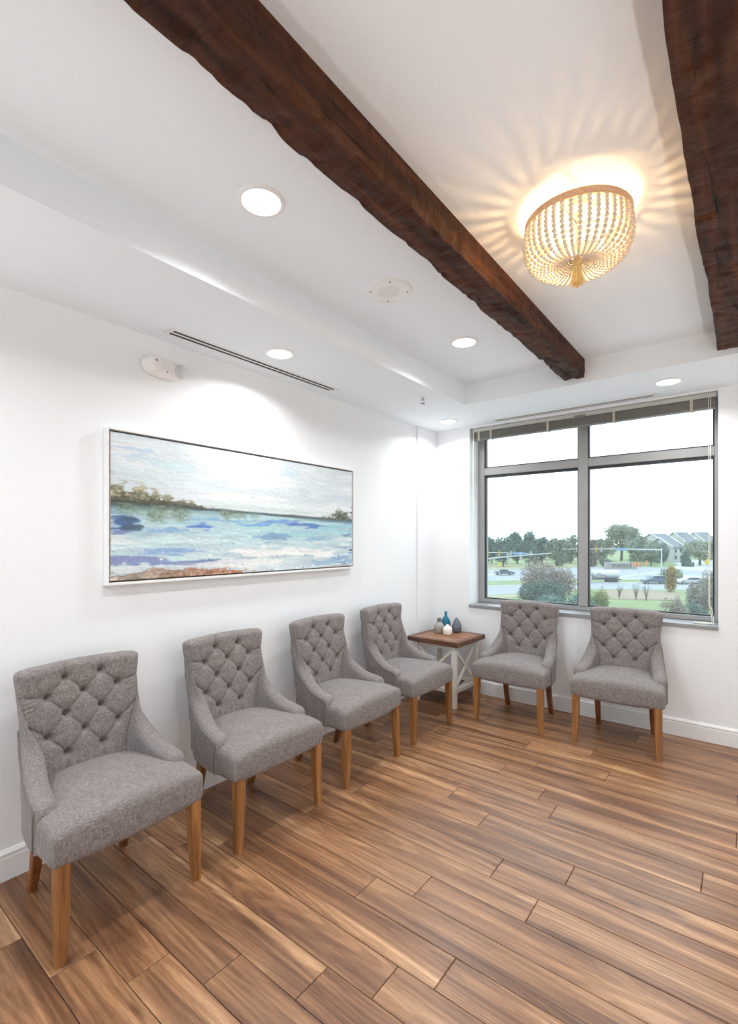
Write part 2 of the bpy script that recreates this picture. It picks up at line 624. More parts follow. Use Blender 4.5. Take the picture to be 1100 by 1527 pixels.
bm = B(); box(bm, -0.15, 0, RY, 0.3, -0.06, 2.95)
struct('wall_left', bm, M['wall'])
bm = B(); box(bm, RX, RX + 0.15, RY, 0.3, -0.06, 2.95)
struct('wall_right', bm, M['wall'])
bm = B()                                            # wide opening added behind the camera to let in fill daylight
box(bm, -0.15, 0.3, RY - 0.15, RY, -0.06, 2.95); box(bm, 2.6, RX + 0.15, RY - 0.15, RY, -0.06, 2.95)
box(bm, 0.3, 2.6, RY - 0.15, RY, -0.06, 0.15); box(bm, 0.3, 2.6, RY - 0.15, RY, 2.55, 2.95)
struct('wall_front', bm, M['wall'])
WX0, WX1, WZ0, WZ1 = 0.407, 2.405, 0.848, 2.603
bm = B()
box(bm, -0.15, WX0, 0, 0.32, -0.06, 2.95)
box(bm, WX1, RX + 0.15, 0, 0.32, -0.06, 2.95)
box(bm, WX0, WX1, 0, 0.32, -0.06, WZ0)
box(bm, WX0, WX1, 0, 0.32, WZ1, 2.95)
struct('wall_back', bm, M['wall'])
bm = B(); box(bm, 0.0, 0.026, -0.345, 0.0, 0.0, SOFFIT, 0.002)      # shallow corner chase standing proud of the left wall
struct('trim_1', bm, M['wall'])

# ceiling: lowered border with a raised tray
TX0, TX1, TY0, TY1 = 0.735, 3.375, -6.4, -0.745
bm = B()
box(bm, 0, TX0, RY, 0, SOFFIT, 2.95)
box(bm, TX1, RX, RY, 0, SOFFIT, 2.95)
box(bm, TX0, TX1, TY1, 0, SOFFIT, 2.95)
box(bm, TX0, TX1, RY, TY0, SOFFIT, 2.95)
box(bm, TX0, TX1, TY0, TY1, TRAY, 2.95)
struct('ceiling', bm, M['ceiling'])


def baseboard(name, length):
    """profile in yz run along x"""
    prof = [(0, 0), (0.014, 0), (0.014, 0.098), (0.012, 0.104), (0.012, 0.110), (0.0145, 0.113), (0.0135, 0.119), (0.007, 0.127), (0.004, 0.132), (0, 0.133)]
    bm = B()
    a = [bm.verts.new((0, y, z)) for y, z in prof]
    b = [bm.verts.new((length, y, z)) for y, z in prof]
    bm.faces.new(a); bm.faces.new(list(reversed(b)))
    for i in range(len(prof)):
        j = (i + 1) % len(prof)
        bm.faces.new((a[i], a[j], b[j], b[i]))
    return struct(name, bm, M['trim'])


o = baseboard('baseboard_left', -0.345 - RY); o.rotation_euler = (0, 0, -PI / 2); o.location = (0, -0.345, 0)
o = baseboard('baseboard_corner', 0.345); o.rotation_euler = (0, 0, -PI / 2); o.location = (0.026, 0, 0)
o = baseboard('baseboard_back', RX - 0.041); o.rotation_euler = (0, 0, PI); o.location = (RX, 0, 0)
o = baseboard('baseboard_right', -RY); o.rotation_euler = (0, 0, PI / 2); o.location = (RX, RY, 0)

# window
win = tag(empty('window_1', ((WX0 + WX1) / 2, 0.2, WZ0)), kind='structure')
win_off = Vector(win.location)


def wpart(name, dims, m, bevel=0.003, parent=win):
    bm = B()
    for d in (dims if isinstance(dims[0], tuple) else [dims]):
        box(bm, d[0] - win_off.x, d[1] - win_off.x, d[2] - win_off.y, d[3] - win_off.y, d[4] - win_off.z, d[5] - win_off.z, bevel)
    return obj(name, bm, m, parent)


fill_win = tag(empty('fill_window', (1.45, RY - 0.08, 0.15)), kind='structure')  # added window, out of view, brings extra daylight into the room
for x0, x1, z0, z1 in ((-1.15, -1.08, 0, 2.4), (1.08, 1.15, 0, 2.4), (-0.035, 0.035, 0.07, 2.33), (-1.08, 1.08, 0, 0.07), (-1.08, 1.08, 2.33, 2.4)):
    bm = B(); box(bm, x0, x1, -0.04, 0.04, z0, z1, 0.003)
    obj('frame_bar', bm, M['aluminium'], fill_win)
for x0, x1 in ((-1.08, -0.035), (0.035, 1.08)):
    bm = B(); box(bm, x0, x1, -0.003, 0.003, 0.07, 2.33)
    obj('glass_pane', bm, M['glass'], fill_win)

FY0, FY1 = 0.2, 0.29
ML, MR, TZ0, TZ1 = 1.377, 1.456, 2.152, 2.226
SL, SR, BZ, TPZ = 0.472, 2.374, 0.905, 2.545
wpart('frame_stile', (WX0, SL, FY0, FY1, WZ0 + 0.018, WZ1), M['aluminium'])
wpart('frame_stile', (SR, WX1, FY0, FY1, WZ0 + 0.018, WZ1), M['aluminium'])
wpart('frame_rail', (SL, SR, FY0, FY1, WZ0 + 0.018, BZ), M['aluminium'])
wpart('frame_rail', (SL, SR, FY0, FY1, TPZ, WZ1), M['aluminium'])
wpart('mullion', (ML, MR, FY0 - 0.006, FY1, BZ, TPZ), M['aluminium'])
for a, b in ((SL, ML), (MR, SR)):
    wpart('transom', (a, b, FY0, FY1, TZ0, TZ1), M['aluminium'])
    for z0, z1 in ((BZ, TZ0), (TZ1, TPZ)):
        g = wpart('glass_pane', (a, b, 0.245, 0.251, z0, z1), M['glass'], 0)
        t = 0.011
        wpart('gasket', [(a, a + t, 0.212, 0.245, z0, z1), (b - t, b, 0.212, 0.245, z0, z1), (a + t, b - t, 0.212, 0.245, z0, z0 + t), (a + t, b - t, 0.212, 0.245, z1 - 2.2 * t, z1)], M['gasket'], 0)
wpart('sill', (WX0 - 0.004, WX1 + 0.002, -0.014, FY0 + 0.02, WZ0 - 0.014, WZ0 + 0.016), M['sill_metal'], 0.003)

# ------------------------------------------------------------------ ceiling fittings
for i, (x, y, z, lab) in enumerate(DOWNLIGHTS):
    t = tag(empty('recessed_downlight', (x, y, z)), lab, 'ceiling light', 'recessed ceiling downlights')
    bm = B()
    lathe(bm, [(0.072, -0.001), (0.072, -0.006), (0.076, -0.008), (0.088, -0.004), (0.090, 0.0)], 40)
    obj('trim_ring', bm, M['white'], t, smooth=True)
    bm = B()
    lathe(bm, [(0.0, -0.0045), (0.05, -0.0045), (0.072, -0.003)], 40)
    obj('lens', bm, M['lens'], t)
    ld = bpy.data.lights.new('downlight_lamp', 'AREA')
    ld.shape = 'DISK'
    ld.size = 0.135
    ld.energy = DOWN_W
    ld.color = DOWN_COL
    ld.spread = math.radians(150)
    lo = bpy.data.objects.new('downlight_lamp', ld)
    C.objects.link(lo)
    lo.parent = t
    lo.location = (0, 0, -0.012)


for x, y, share, lab in FILL_LAMPS:  # unseen cans, added only to throw light upwards
    t = tag(empty('fill_lamp', (x, y, 0)), lab, 'floor lamp', 'added fill lamps')
    bm = B(); lathe(bm, [(0.0, 0.0), (0.11, 0.0), (0.115, 0.01), (0.115, 0.26), (0.108, 0.265), (0.105, 0.262), (0.100, 0.215), (0.0, 0.212)], 36)
    obj('can', bm, M['white'], t, angle=40)
    bm = B(); lathe(bm, [(0.0, 0.2215), (0.098, 0.222), (0.098, 0.226), (0.0, 0.227)], 32)
    obj('lens', bm, M['lens'], t)
    ld = bpy.data.lights.new('fill_source', 'AREA')
    ld.shape = 'DISK'; ld.size = 0.18; ld.energy = FILL_W * share; ld.color = FILL_COL; ld.spread = math.radians(165)
    lo = bpy.data.objects.new('fill_source', ld)
    C.objects.link(lo)
    lo.parent = t; lo.location = (0, 0, 0.245); lo.rotation_euler = (PI, 0, 0)


def slot_diffuser(name, lab, loc, rz, length):
    """long metal air slot, two black openings between white strips"""
    t = tag(empty(name, loc, rz), lab, 'air vent', 'linear slot diffusers in the ceiling')
    h = length / 2
    bm = B(); box(bm, -h, h, -0.036, 0.036, -0.0040, 0.0)
    obj('slot_backing', bm, M['black'], t)
    bm = B()
    for y0, y1 in ((-0.042, -0.030), (-0.0075, 0.0075), (0.030, 0.042)):
        box(bm, -h - 0.02, h + 0.02, y0, y1, -0.0052, 0.0, 0.0005)
    for s in (-1, 1):
        box(bm, s * h - 0.02 if s < 0 else h, s * h if s < 0 else h + 0.02, -0.042, 0.042, -0.006, 0.0, 0.001)
    obj('frame', bm, M['white'], t)
    for s in (-1, 1):
        bm = B(); lathe(bm, [(0.0, -0.0075), (0.003, -0.007), (0.004, -0.006)], 10, (s * (h + 0.011), 0, 0))
        obj('screw', bm, M['chrome'], t)
    return t


slot_diffuser('slot_diffuser', 'long white slot vent with two black lines above the painting', (0.152, -2.367, SOFFIT), PI / 2, 1.266)
d2 = slot_diffuser('slot_diffuser', 'long white slot vent with two black lines over the window', (1.367, -0.105, SOFFIT), 0, 1.28)
d2.scale = (1, 0.9, 1)

# ceiling speaker
sp = tag(empty('ceiling_speaker', (1.135, -2.375, TRAY)), 'round white flush speaker with four screws in the raised ceiling', 'speaker')
bm = B(); lathe(bm, [(0.050, -0.004), (0.052, -0.0075), (0.090, -0.0085), (0.112, -0.007), (0.118, -0.003), (0.119, 0.0)], 48)
obj('rim', bm, M['white'], sp, smooth=True)
bm = B(); lathe(bm, [(0.0, -0.006), (0.051, -0.0055)], 40)
obj('grille', bm, M['grille'], sp)
for q in range(4):
    a = math.radians(38 + 90 * q)
    bm = B(); lathe(bm, [(0.0, -0.0118), (0.003, -0.0115), (0.0045, -0.0085)], 12)
    obj('screw', bm, M['jar_neck'], sp, (0.094 * math.cos(a), 0.094 * math.sin(a), 0))

# sprinkler head
sk = tag(empty('sprinkler_head', (0.57, -1.139, SOFFIT)), 'small chrome fire sprinkler head under the lowered ceiling', 'sprinkler')
bm = B(); lathe(bm, [(0.0, -0.004), (0.030, -0.004), (0.036, 0.0)], 28)
obj('escutcheon', bm, M['white'], sk, smooth=True)
bm = B(); lathe(bm, [(0.012, -0.004), (0.012, -0.016), (0.008, -0.018), (0.007, -0.022)], 16)
for s in (-1, 1):
    tube(bm, [(s * 0.007, 0, -0.018), (s * 0.014, 0, -0.028), (s * 0.012, 0, -0.038), (s * 0.004, 0, -0.046)], 0.0025, 6)
obj('body', bm, M['chrome'], sk)
bm = B(); lathe(bm, [(0.0, -0.049), (0.019, -0.0475), (0.019, -0.0465), (0.0, -0.0455)], 20)
obj('deflector', bm, M['jar_neck'], sk)

# emergency light on the left wall
el = tag(empty('emergency_light', (0.0, -2.975, 2.455)), 'white oval emergency light high on the wall beside the slot vent', 'emergency light')
bm = B()
n = 48
ring = []
for depth, sc in ((0.0, 1.0), (0.018, 1.0), (0.034, 0.93), (0.044, 0.78), (0.047, 0.45)):
    ring.append([bm.verts.new((depth, 0.118 * sc * math.copysign(abs(math.cos(2 * PI * q / n)) ** 0.8, math.cos(2 * PI * q / n)), 0.056 * sc * math.copysign(abs(math.sin(2 * PI * q / n)) ** 0.8, math.sin(2 * PI * q / n)))) for q in range(n)])
for a, b in zip(ring[:-1], ring[1:]):
    for q in range(n): bm.faces.new((a[q], a[(q + 1) % n], b[(q + 1) % n], b[q]))
bm.faces.new(ring[-1]); bm.faces.new(ring[0])
obj('housing', bm, M['elight'], el, smooth=True)
bm = B(); lathe(bm, [(0.0, 0.085), (0.026, 0.083), (0.038, 0.074), (0.042, 0.055), (0.040, 0.03)], 28, (0, -0.066, 0.004), 'X')
obj('lamp_head', bm, M['elight'], el, smooth=True)
bm = B(); lathe(bm, [(0.0, 0.0885), (0.006, 0.088), (0.008, 0.084)], 14, (0, -0.070, 0.012), 'X')
obj('lamp_bulb', bm, M['jar_grey'], el, smooth=True)
bm = B(); lathe(bm, [(0.0, 0.066), (0.026, 0.064), (0.036, 0.054), (0.036, 0.03)], 28, (0, 0.094, 0.0), 'X')
obj('lamp_head', bm, M['lamp_lens'], el, smooth=True)
bm = B(); lathe(bm, [(0.0, 0.049), (0.0035, 0.0485), (0.0035, 0.044)], 12, (0, 0.010, -0.024), 'X')
obj('test_button', bm, M['black'], el)


# ------------------------------------------------------------------ ceiling beams
def hewn_beam(x0, x1, z0, z1, y0, y1, seed, lab, wave=0.012):
    L = y1 - y0
    NU, NS = int(L / 0.016), 10
    bm = B()
    cx, cz, hw, hh = (x0 + x1) / 2, (z0 + z1) / 2, (x1 - x0) / 2, (z1 - z0) / 2
    loop = []
    for q in range(NS): loop.append((-1 + 2 * q / NS, -1, 'b'))        # underside
    for q in range(NS): loop.append((1, -1 + 2 * q / NS, 'r'))         # right side
    for q in range(3): loop.append((1 - 2 * q / 3, 1, 't'))
    for q in range(NS): loop.append((-1, 1 - 2 * q / NS, 'l'))
    q_ = random.Random(int(seed * 10))
    # adze cuts: short overlapping scoops on each face
    cuts = []
    for f in 'brl':
        y = y0
        while y < y1:
            y += q_.uniform(0.018, 0.055)
            cuts.append((f, y, q_.uniform(-1, 1), q_.uniform(0.018, 0.050), q_.uniform(0.25, 0.75), q_.uniform(0.0025, 0.0080), q_.uniform(-0.03, 0.03)))
    rings = []
    for i in range(NU + 1):
        y = y0 + L * i / NU
        near = [c for c in cuts if abs(c[1] - y) < 0.09]
        ring = []
        for u, v, f in loop:
            px, pz = cx + u * hw, cz + v * hh
            a = v if f in 'rl' else u
            dep = 0.0
            for cf, cyy, ca, cl, cw, cd, sl in near:
                if cf != f: continue
                t = (y - cyy - sl * (a - ca)) / cl
                w = (a - ca) / cw
                k_ = 1 - t * t - w * w
                if k_ > 0: dep = max(dep, cd * min(1.0, k_ * 2.2) * (1.0 + 0.5 * t))
            broad = mnoise.noise(Vector((y * 2.2, seed + u * 0.6, v * 0.6))) * 0.005
            le = mnoise.noise(Vector((y * 3.1, seed + 4, 1))) * 0.010 + mnoise.noise(Vector((y * 9.0, seed + 9, 1))) * 0.004
            re = mnoise.noise(Vector((y * 2.6, seed + 6, 5))) * 0.005 + mnoise.noise(Vector((y * 11.0, seed + 2, 5))) * 0.0025
            top = 1 if v > 0.99 else 0
            hang = (1 - v) / 2
            if f == 'b':
                pz += dep + broad * 0.7
                px += le * max(0, -u) * 1.0 + re * max(0, u)
            elif f == 'r':
                px += (-dep + broad * 0.5) * min(1, hang * 4) + re * hang
            elif f == 'l':
                px += (dep + broad) * min(1, hang * 4) + le * hang
            # knocked-off arrises
            if f == 'b' and abs(u) > 0.79 or f in 'rl' and v < -0.79:
                chip = max(0, mnoise.noise(Vector((y * 7, seed + math.copysign(3, u), 0)))) * 0.010 + 0.002
                px -= math.copysign(chip, u) * (1 if f != 'b' else 0.5)
                pz += chip * (1 if f == 'b' else 0.5)
            ring.append(bm.verts.new((px, y, min(TRAY, pz))))
        rings.append(ring)
    n = len(loop)
    for a, b in zip(rings[:-1], rings[1:]):
        for q in range(n): bm.faces.new((a[q], a[(q + 1) % n], b[(q + 1) % n], b[q]))
    bm.faces.new(rings[0]); bm.faces.new(list(reversed(rings[-1])))
    o = obj('ceiling_beam', bm, M['beam'], None, angle=30)
    tag(o, lab, 'beam', 'hewn ceiling beams')
    return o


def crack(parent, pts, w=0.0035):
    """a drying split: a thin dark wedge sunk in the timber face"""
    bm = B()
    n = len(pts)
    tube(bm, pts, [w * (0.15 + math.sin(PI * i / (n - 1))) for i in range(n)], 6)
    return obj('split', bm, M['beam_crack'], parent)


beam1 = hewn_beam(1.530, 1.670, 2.648, TRAY, -6.4, -0.75, 3.1, 'dark hewn timber ceiling beam between the downlights and the beaded lamp', 0.020)
beam2 = hewn_beam(2.432, 2.610, 2.648, TRAY, -6.4, -0.76, 8.7, 'dark hewn timber ceiling beam right of the beaded lamp, cut off by the picture edge', 0.016)
r_ = random.Random(5)
for bmo, face_x, und0, und1 in ((beam1, 1.668, 1.53, 1.66), (beam2, None, 2.45, 2.60)):
    for q in range(9):
        y = r_.uniform(-4.0, -1.0); L = r_.uniform(0.08, 0.30)
        x = r_.uniform(und0 + 0.02, und1 - 0.02); sl = r_.uniform(-0.02, 0.02)
        crack(bmo, [(x + sl * t + 0.002 * math.sin(9 * t + q), y + L * t, 2.6475) for t in np.linspace(0, 1, 7)], r_.uniform(0.0016, 0.0032))
    if face_x:
        for q in range(9):
            y = r_.uniform(-3.6, -1.0); L = r_.uniform(0.08, 0.28); z = r_.uniform(2.67, 2.755)
            crack(bmo, [(face_x + 0.0015, y + L * t, z + 0.006 * (t - 0.5) + 0.002 * math.sin(8 * t + q)) for t in np.linspace(0, 1, 7)], r_.uniform(0.0016, 0.003))

# ------------------------------------------------------------------ beaded ceiling lamp
LX, LY = 2.06, -2.42
lamp = tag(empty('beaded_ceiling_lamp', (LX, LY, TRAY)), 'flush ceiling lamp with a wooden ring and draped strings of white beads', 'ceiling lamp')
RZ = 2.716 - TRAY
bm = B(); lathe(bm, [(0.0, -0.022), (0.055, -0.022), (0.062, -0.016), (0.064, 0.0)], 32)
obj('canopy_plate', bm, M['white'], lamp, smooth=True)
bm = B(); tube(bm, [(0, 0, -0.02), (0, 0, -0.19)], 0.005, 10)
for q in range(3):
    a = 2 * PI * q / 3 + 0.4
    tube(bm, [(0, 0, RZ + 0.004), (0.184 * math.cos(a), 0.184 * math.sin(a), RZ + 0.004)], 0.0035, 8)
obj('hanging_rod', bm, M['chrome'], lamp)
bm = B(); lathe(bm, [(0.184, -0.013), (0.193, -0.013), (0.193, 0.013), (0.184, 0.013), (0.184, -0.013)], 64, (0, 0, RZ))
obj('ring_band', bm, M['ring'], lamp, smooth=False)
prof = [(0.0, Vector((0.188, 0, -0.018))), (0.2, Vector((0.191, 0, -0.058))), (0.4, Vector((0.186, 0, -0.102))), (0.55, Vector((0.168, 0, -0.136))),
        (0.68, Vector((0.134, 0, -0.158))), (0.8, Vector((0.092, 0, -0.162))), (0.9, Vector((0.052, 0, -0.149))), (1.0, Vector((0.018, 0, -0.128)))]
strand_meshes = []
for ph in range(3):
    bm = B()
    t_ = 0.0
    for kk in range(ph):
        t_ += 0.011
    while t_ < 1.0:
        p = catmull(prof, t_)
        r = 0.0090 if t_ < 0.5 else max(0.0042, 0.0090 - (t_ - 0.5) * 0.0100)
        sphere(bm, (p.x, 0, p.z), r, 2)
        step = 0.0
        while step < r * 1.86 and t_ < 1.0:
            t_ += 0.002
            step = (catmull(prof, min(1, t_)) - p).length
    me = bpy.data.meshes.new('bead_strand')
    bm.to_mesh(me); bm.free()
    me.materials.append(M['bead'])
    me.polygons.foreach_set('use_smooth', [True] * len(me.polygons))
    strand_meshes.append(me)
NSTR = 40
for q in range(NSTR):
    o = bpy.data.objects.new('bead_strand', strand_meshes[(q * 2) % 3])
    C.objects.link(o)
    o.parent = lamp
    o.location = (0, 0, RZ)
    o.rotation_euler = (0, 0, 2 * PI * q / NSTR)
bm = B()
lathe(bm, [(0.0, 0.006), (0.014, 0.0), (0.017, -0.010), (0.014, -0.02), (0.0, -0.022)], 20, (0, 0, RZ - 0.128))
for q in range(90):
    a, rr = r_.uniform(0, 2 * PI), math.sqrt(r_.random())
    tube(bm, [(0.010 * rr * math.cos(a), 0.010 * rr * math.sin(a), RZ - 0.146), (0.018 * rr * math.cos(a), 0.018 * rr * math.sin(a), RZ - 0.19),
              (0.027 * rr * math.cos(a), 0.027 * rr * math.sin(a), RZ - 0.228 - r_.uniform(0, .006))], 0.0016, 4)
obj('tassel', bm, M['tassel'], lamp)
for q in range(3):
    a = math.radians((28, 208, 118)[q])
    bx, by = 0.085 * math.cos(a), 0.085 * math.sin(a)
    bm = B(); tube(bm, [(0.005 * math.cos(a), 0.005 * math.sin(a), RZ - 0.02), (bx, by, RZ - 0.035), (bx, by, RZ - 0.06)], 0.006, 10)
    obj('socket', bm, M['white'], lamp)
    bm = B(); lathe(bm, [(0.0, -0.050), (0.007, -0.047), (0.0115, -0.038), (0.0115, -0.028), (0.007, -0.012), (0.006, 0.0)], 18, (bx, by, RZ - 0.060))
    obj('light_bulb', bm, M['bulb'], lamp, smooth=True)
    ld = bpy.data.lights.new('bulb_lamp', 'POINT')
    ld.energy = BULB_W
    ld.color = BULB_COL
    ld.shadow_soft_size = 0.015
    lo = bpy.data.objects.new('bulb_lamp', ld)
    C.objects.link(lo)
    lo.parent = lamp
    lo.location = (bx * 1.24, by * 1.24, RZ - 0.092)

# ------------------------------------------------------------------ blind
bl = tag(empty('window_blind', (1.40, 0.055, 2.60)), 'grey slatted blind pulled up tight at the window head', 'blind')
X0, X1 = 0.425 - 1.40, 2.392 - 1.40
bm = B(); box(bm, X0, X1, -0.026, 0.026, -0.036, 0.0, 0.002)
obj('headrail', bm, M['blind_light'], bl)
bm = B()
for q in range(20):
    z = -0.043 - q * 0.0031
    dy = r_.uniform(-0.0015, 0.0015); dx = r_.uniform(-.002, .002)
    box(bm, X0 + 0.006 + dx, X1 - 0.006 + dx, -0.025 + dy, 0.025 + dy, z - 0.0011, z + 0.0011)
tag(obj('slat', bm, M['blind_dark'], bl), kind='stuff')
bm = B(); box(bm, X0 + 0.004, X1 - 0.004, -0.026, 0.026, -0.117, -0.105, 0.002)
obj('bottom_rail', bm, M['blind_dark'], bl)
for x in (0.492, 0.616, 1.160, 1.702, 2.238):
    bm = B()
    for s in (-1, 1):
        box(bm, x - 1.40 - 0.010, x - 1.40 + 0.010, s * 0.0285 - 0.0012, s * 0.0285 + 0.0012, -0.121, -0.034, 0.0005)
    box(bm, x - 1.40 - 0.010, x - 1.40 + 0.010, -0.0297, 0.0297, -0.1215, -0.1185)
    obj('ladder_tape', bm, M['tape'], bl)
bm = B(); box(bm, 1.435 - 1.40 - 0.045, 1.435 - 1.40 + 0.045, -0.031, -0.026, -0.046, -0.020, 0.001)
obj('centre_bracket', bm, M['blind_dark'], bl)
bm = B(); tube(bm, [(0.438 - 1.40, -0.034, -0.03), (0.4375 - 1.40, -0.036, -0.4), (0.437 - 1.40, -0.034, -1.05), (0.437 - 1.40, -0.034, -1.18)], [0.004, 0.004, 0.004, 0.0055], 8)
obj('tilt_wand', bm, M['cord'], bl)
bm = B()
cx = 2.345 - 1.40
for dx, ph in ((0.0, 0.0), (0.010, 1.3)):
    tube(bm, [(cx + dx + 0.003 * math.sin(3.1 * t + ph), -0.030 + 0.004 * math.sin(5 * t + ph), -0.03 - 1.66 * t) for t in np.linspace(0, 0.93, 24)] +
         [(cx + dx + 0.012, -0.034, -1.62), (cx + dx + 0.022, -0.036, -1.69), (cx + dx + 0.020, -0.040, -1.7285)], 0.0024, 6)
coil = []
for t in np.linspace(0, 1, 120):
    a = t * 2 * PI * 4.2
    rr = 0.030 + 0.014 * math.sin(a * 0.37 + 1)
    coil.append((cx - 0.035 + 0.012 * math.sin(a * 0.21) + rr * 1.5 * math.cos(a), -0.020 + rr * 0.8 * math.sin(a) * (0.6), -1.7315 + 0.010 * t + 0.002 * math.sin(a * 2.3)))
tube(bm, coil, 0.0026, 6)
obj('pull_cord', bm, M['cord'], bl)

# ------------------------------------------------------------------ painting
AY0, AY1, AZ0, AZ1 = -3.283, -1.350, 1.268, 2.070
art = tag(empty('framed_painting', (0.0, (AY0 + AY1) / 2, (AZ0 + AZ1) / 2)), 'wide abstract blue seascape canvas in a white floater frame', 'painting')
aw, ah = (AY1 - AY0) / 2, (AZ1 - AZ0) / 2
for y0, y1, z0, z1 in ((-aw, -aw + 0.009, -ah, ah), (aw - 0.009, aw, -ah, ah), (-aw + 0.009, aw - 0.009, -ah, -ah + 0.014), (-aw + 0.009, aw - 0.009, ah - 0.009, ah)):
    bm = B(); box(bm, 0.001, 0.046, y0, y1, z0, z1, 0.001)
    obj('frame_bar', bm, M['white'], art)
bm = B(); box(bm, 0.001, 0.012, -aw + 0.004, aw - 0.004, -ah + 0.004, ah - 0.004)
obj('backing', bm, M['gasket'], art)


def blur(a, kx, ky):
    def one(a, k, ax):
        if k < 2: return a
        pad = [(0, 0), (0, 0)]; pad[ax] = (k, k)
        c = np.cumsum(np.pad(a, pad, mode='edge'), axis=ax)
        n = a.shape[ax]
        hi = np.take(c, range(k + k // 2, k + k // 2 + n), axis=ax)
        lo = np.take(c, range(k // 2, k // 2 + n), axis=ax)
        return (hi - lo) / k
    for _ in range(2):
        a = one(a, kx, 1); a = one(a, ky, 0)
    return a


def field(kx, ky, W, Hh):
    a = blur(rng.standard_normal((Hh, W)), kx, ky)
    return (a - a.mean()) / (a.std() + 1e-9)


def paint(W, Hh):
    U, V = np.meshgrid(np.linspace(0, 1, W), np.linspace(0, 1, Hh))
    s1, s2, s3, s4 = field(60, 4, W, Hh), field(24, 3, W, Hh), field(120, 14, W, Hh), field(9, 5, W, Hh)
    s5, s6 = field(3, 2, W, Hh), field(40, 24, W, Hh)
    Vw = V + 0.012 * s1 + 0.006 * s2

    def c(*rgb): return np.array(rgb, float)[None, None, :] / 255
    img = np.ones((Hh, W, 3)) * c(222, 228, 231)
    sky = np.clip(0.5 + 0.35 * s3 + 0.2 * s6, 0, 1)[..., None]
    img = img * (1 - sky) + sky * (np.clip(1 - U * 1.0, 0, 1)[..., None] * c(208, 218, 224) + np.clip(U, 0, 1)[..., None] * c(204, 216, 220))

    def dab(mask, col, amt=1.0):
        nonlocal img
        m = np.clip(mask, 0, 1)[..., None] * amt
        img = img * (1 - m) + m * (col if isinstance(col, np.ndarray) else c(*col))

    def blob(u, v, ru, rv, soft=0.5, rag=0.35):
        d = ((U - u) / ru) ** 2 + ((Vw - v) / rv) ** 2
        return np.clip((1.0 - d + rag * s2 + rag * 0.6 * s4) / soft, 0, 1)

    # sky patches
    dab(blob(0.05, 0.90, 0.07, 0.025), (176, 200, 222), 0.75)
    dab(blob(0.13, 0.84, 0.13, 0.035), (190, 212, 222), 0.7)
    dab(blob(0.20, 0.80, 0.07, 0.05), (196, 216, 220), 0.6)
    dab(blob(0.08, 0.73, 0.12, 0.05), (205, 220, 224), 0.7)
    dab(blob(0.32, 0.70, 0.06, 0.07), (214, 228, 232), 0.7)
    dab(blob(0.64, 0.90, 0.06, 0.05), (198, 218, 226), 0.7)
    dab(blob(0.80, 0.80, 0.12, 0.10), (212, 222, 226), 0.7)
    dab(blob(0.93, 0.70, 0.08, 0.03), (200, 212, 228), 0.6)
    dab(blob(0.50, 0.80, 0.16, 0.07), (234, 238, 238), 0.7)
    dab(blob(0.44, 0.63, 0.16, 0.03), (236, 233, 226), 0.6)
    # water below the horizon
    hor = 0.535 - 0.045 * U
    water = np.clip((hor - V) / 0.012, 0, 1)
    wt = np.clip((hor - V) / hor, 0, 1)
    wcol = (1 - wt[..., None]) * c(170, 203, 210) + wt[..., None] * c(214, 226, 230)
    wcol = wcol + (0.035 * s1 + 0.02 * s2)[..., None] * np.array([1.0, 0.8, 0.5])
    img = img * (1 - water[..., None]) + water[..., None] * wcol
    W_ = lambda m: m * water
    dab(W_(np.clip(s1 * 0.8 - 0.2, 0, 1)) * np.clip(1.2 - wt * 1.2, 0, 1), (120, 164, 206), 0.55)
    dab(W_(np.clip(s2 * 0.6 - 0.3, 0, 1)), (176, 214, 212), 0.6)
    dab(W_(np.clip(-s1 * 0.8 - 0.4, 0, 1)) * np.clip(wt * 2, 0, 1), (238, 240, 240), 0.75)
    for u, v, ru, rv, col, am in ((0.50, 0.40, 0.16, 0.035, (170, 212, 206), .8), (0.70, 0.33, 0.22, 0.04, (158, 204, 208), .8), (0.88, 0.40, 0.14, 0.04, (150, 198, 210), .8),
                                  (0.60, 0.43, 0.20, 0.022, (112, 150, 206), .8), (0.72, 0.41, 0.12, 0.022, (84, 118, 186), .85), (0.36, 0.42, 0.14, 0.016, (124, 168, 212), .7),
                                  (0.27, 0.375, 0.055, 0.028, (84, 120, 194), .9), (0.03, 0.40, 0.05, 0.026, (70, 100, 150), .9), (0.06, 0.37, 0.035, 0.035, (72, 92, 108), .8),
                                  (0.02, 0.345, 0.04, 0.02, (124, 128, 182), .8), (0.14, 0.34, 0.09, 0.03, (128, 168, 208), .8), (0.58, 0.30, 0.09, 0.04, (118, 152, 190), .75),
                                  (0.97, 0.31, 0.05, 0.02, (110, 140, 190), .7), (0.80, 0.28, 0.11, 0.018, (136, 176, 202), .7), (0.16, 0.20, 0.12, 0.030, (134, 166, 212), .8),
                                  (0.05, 0.15, 0.09, 0.028, (120, 130, 180), .8), (0.22, 0.10, 0.20, 0.020, (116, 138, 186), .85), (0.34, 0.115, 0.10, 0.012, (104, 128, 170), .8),
                                  (0.55, 0.16, 0.22, 0.05, (240, 238, 236), .85), (0.42, 0.08, 0.16, 0.05, (236, 236, 234), .8), (0.78, 0.14, 0.16, 0.035, (242, 242, 240), .9),
                                  (0.84, 0.05, 0.14, 0.035, (150, 182, 208), .85), (0.95, 0.09, 0.09, 0.05, (138, 172, 206), .85), (0.96, 0.18, 0.08, 0.014, (116, 136, 200), .7),
                                  (0.68, 0.05, 0.10, 0.03, (196, 212, 220), .7), (0.20, 0.27, 0.18, 0.025, (206, 226, 230), .7)):
        dab(W_(blob(u, v, ru, rv)), col, am)
